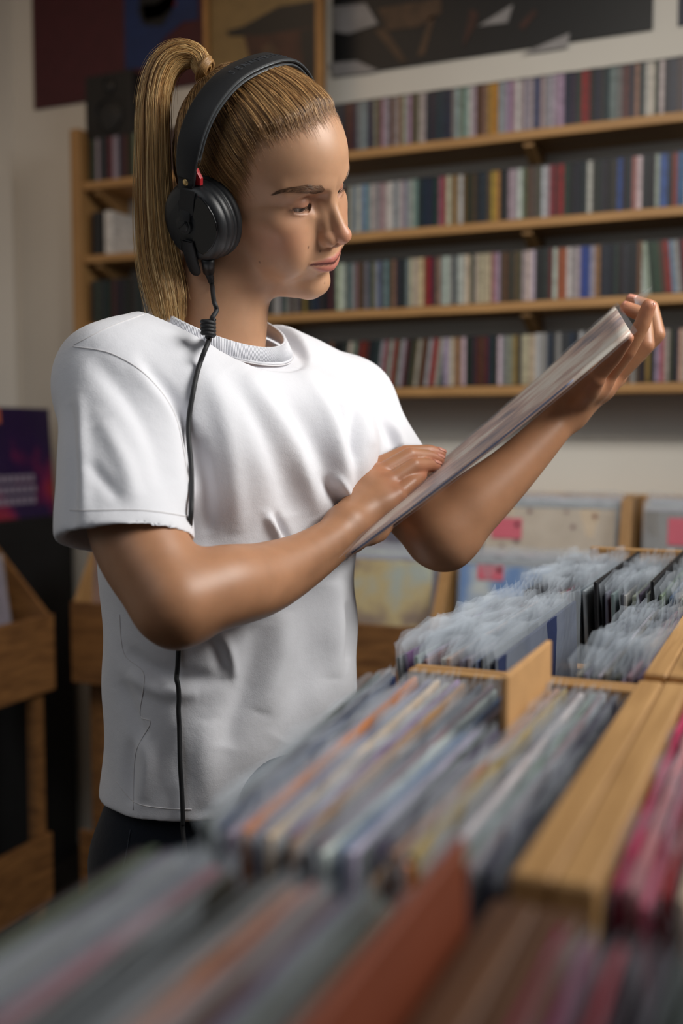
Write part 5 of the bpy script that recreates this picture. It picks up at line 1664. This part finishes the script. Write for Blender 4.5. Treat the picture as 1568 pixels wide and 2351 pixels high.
# ================================================================ THE RECORD BEING HELD
rec = empty('record_sleeve', room(REC['bn']), YAW)
tag(rec, 'pale record cover in clear sleeve held up by the woman', 'record')
def rec_grid(nu_, nv_, ext=0.0, lift=0.0, wave=0.0, seed=0):
    rg = np.random.default_rng(seed)
    bn, tn, tf, bf = REC['bn'], REC['tn'], REC['tf'], REC['bf']
    nrm = np.cross(tn - bn, bf - bn); nrm /= np.linalg.norm(nrm)
    if nrm[2] < 0: nrm = -nrm
    V = []
    for j in range(nv_ + 1):
        for i in range(nu_ + 1):
            u_ = -ext + (1 + 2*ext)*i/nu_; w_ = -ext + (1 + 2*ext)*j/nv_
            p = bn*(1-u_)*(1-w_) + tn*u_*(1-w_) + tf*u_*w_ + bf*(1-u_)*w_
            sag = -.004*math.sin(math.pi*np.clip(u_, 0, 1))
            e_ = wave*(rg.normal(0, 1)*.4 + math.sin(u_*21 + w_*9)*.6)*(.35 + .65*max(0, u_ - .55)*2)
            V.append(p + nrm*(sag + lift + e_))
    Q = [(j*(nu_+1)+i, j*(nu_+1)+i+1, (j+1)*(nu_+1)+i+1, (j+1)*(nu_+1)+i) for j in range(nv_) for i in range(nu_)]
    return np.array(V), Q
def pat_cover():
    m, nt, b = new_mat('pale_print')
    tc = nt.nodes.new('ShaderNodeTexCoord')
    nz = nt.nodes.new('ShaderNodeTexNoise'); nz.inputs['Scale'].default_value = 16; nz.inputs['Detail'].default_value = 5
    nt.links.new(tc.outputs['Object'], nz.inputs['Vector'])
    cr = nt.nodes.new('ShaderNodeValToRGB'); el = cr.color_ramp.elements
    el[0].position = .3; el[0].color = (*srgb(128, 124, 136), 1); el[1].position = .46; el[1].color = (*srgb(206, 176, 162), 1)
    e2 = el.new(.58); e2.color = (*srgb(232, 224, 212), 1); e3 = el.new(.75); e3.color = (*srgb(240, 238, 232), 1)
    nt.links.new(nz.outputs['Fac'], cr.inputs[0]); nt.links.new(cr.outputs[0], b.inputs['Base Color'])
    b.inputs['Roughness'].default_value = .4
    return m
V_, Q_ = rec_grid(24, 24, 0, 0)
me = poly_mesh('card_cover', V_ - REC['bn'], Q_); o = link('card_cover', me, pat_cover(), rec)
md = o.modifiers.new('thick', 'SOLIDIFY'); md.thickness = .0034; md.offset = 0
V_, Q_ = rec_grid(40, 30, .017, .0034, .0011, 4)
Vb, Qb = rec_grid(40, 30, .017, -.0034, .0006, 5)
me = poly_mesh('outer_sleeve', np.vstack([V_, Vb]) - REC['bn'], Q_ + [tuple(i + len(V_) for i in f) for f in Qb]); link('outer_sleeve', me, M['plastic'], rec)
# dark spine print along the near edge
e_ = []
for i in range(25):
    u_ = .02 + .78*i/24; e_.append(REC['bn']*(1-u_) + REC['tn']*u_ + np.array([0, -.0016, -.004*math.sin(math.pi*u_)]))
v, q = tube(e_, .0009, 6); link('spine_print', poly_mesh('spine_print', v - REC['bn'], q), mat('spine_ink', srgb(96, 100, 122), .5), rec)
# crumpled flap of the clear sleeve sticking out above the fingers
fl, fq = [], []
c_ = [W(1462, 712, 1.16), W(1470, 690, 1.16), W(1474, 674, 1.16), W(1488, 662, 1.16)]
wdt = [.004, .007, .010, .004]
for i in range(4):
    for j in range(5):
        t_ = (j - 2)/2
        fl.append(c_[i] + np.array([t_*wdt[i], .004*math.cos(t_*3), t_*wdt[i]*.55 + .001*math.sin(j*3 + i)]))
for i in range(3):
    for j in range(4):
        a0 = i*5 + j; fq.append((a0, a0+1, a0+6, a0+5))
link('sleeve_flap', poly_mesh('sleeve_flap', np.array(fl) - REC['bn'], fq), M['plastic'], rec)
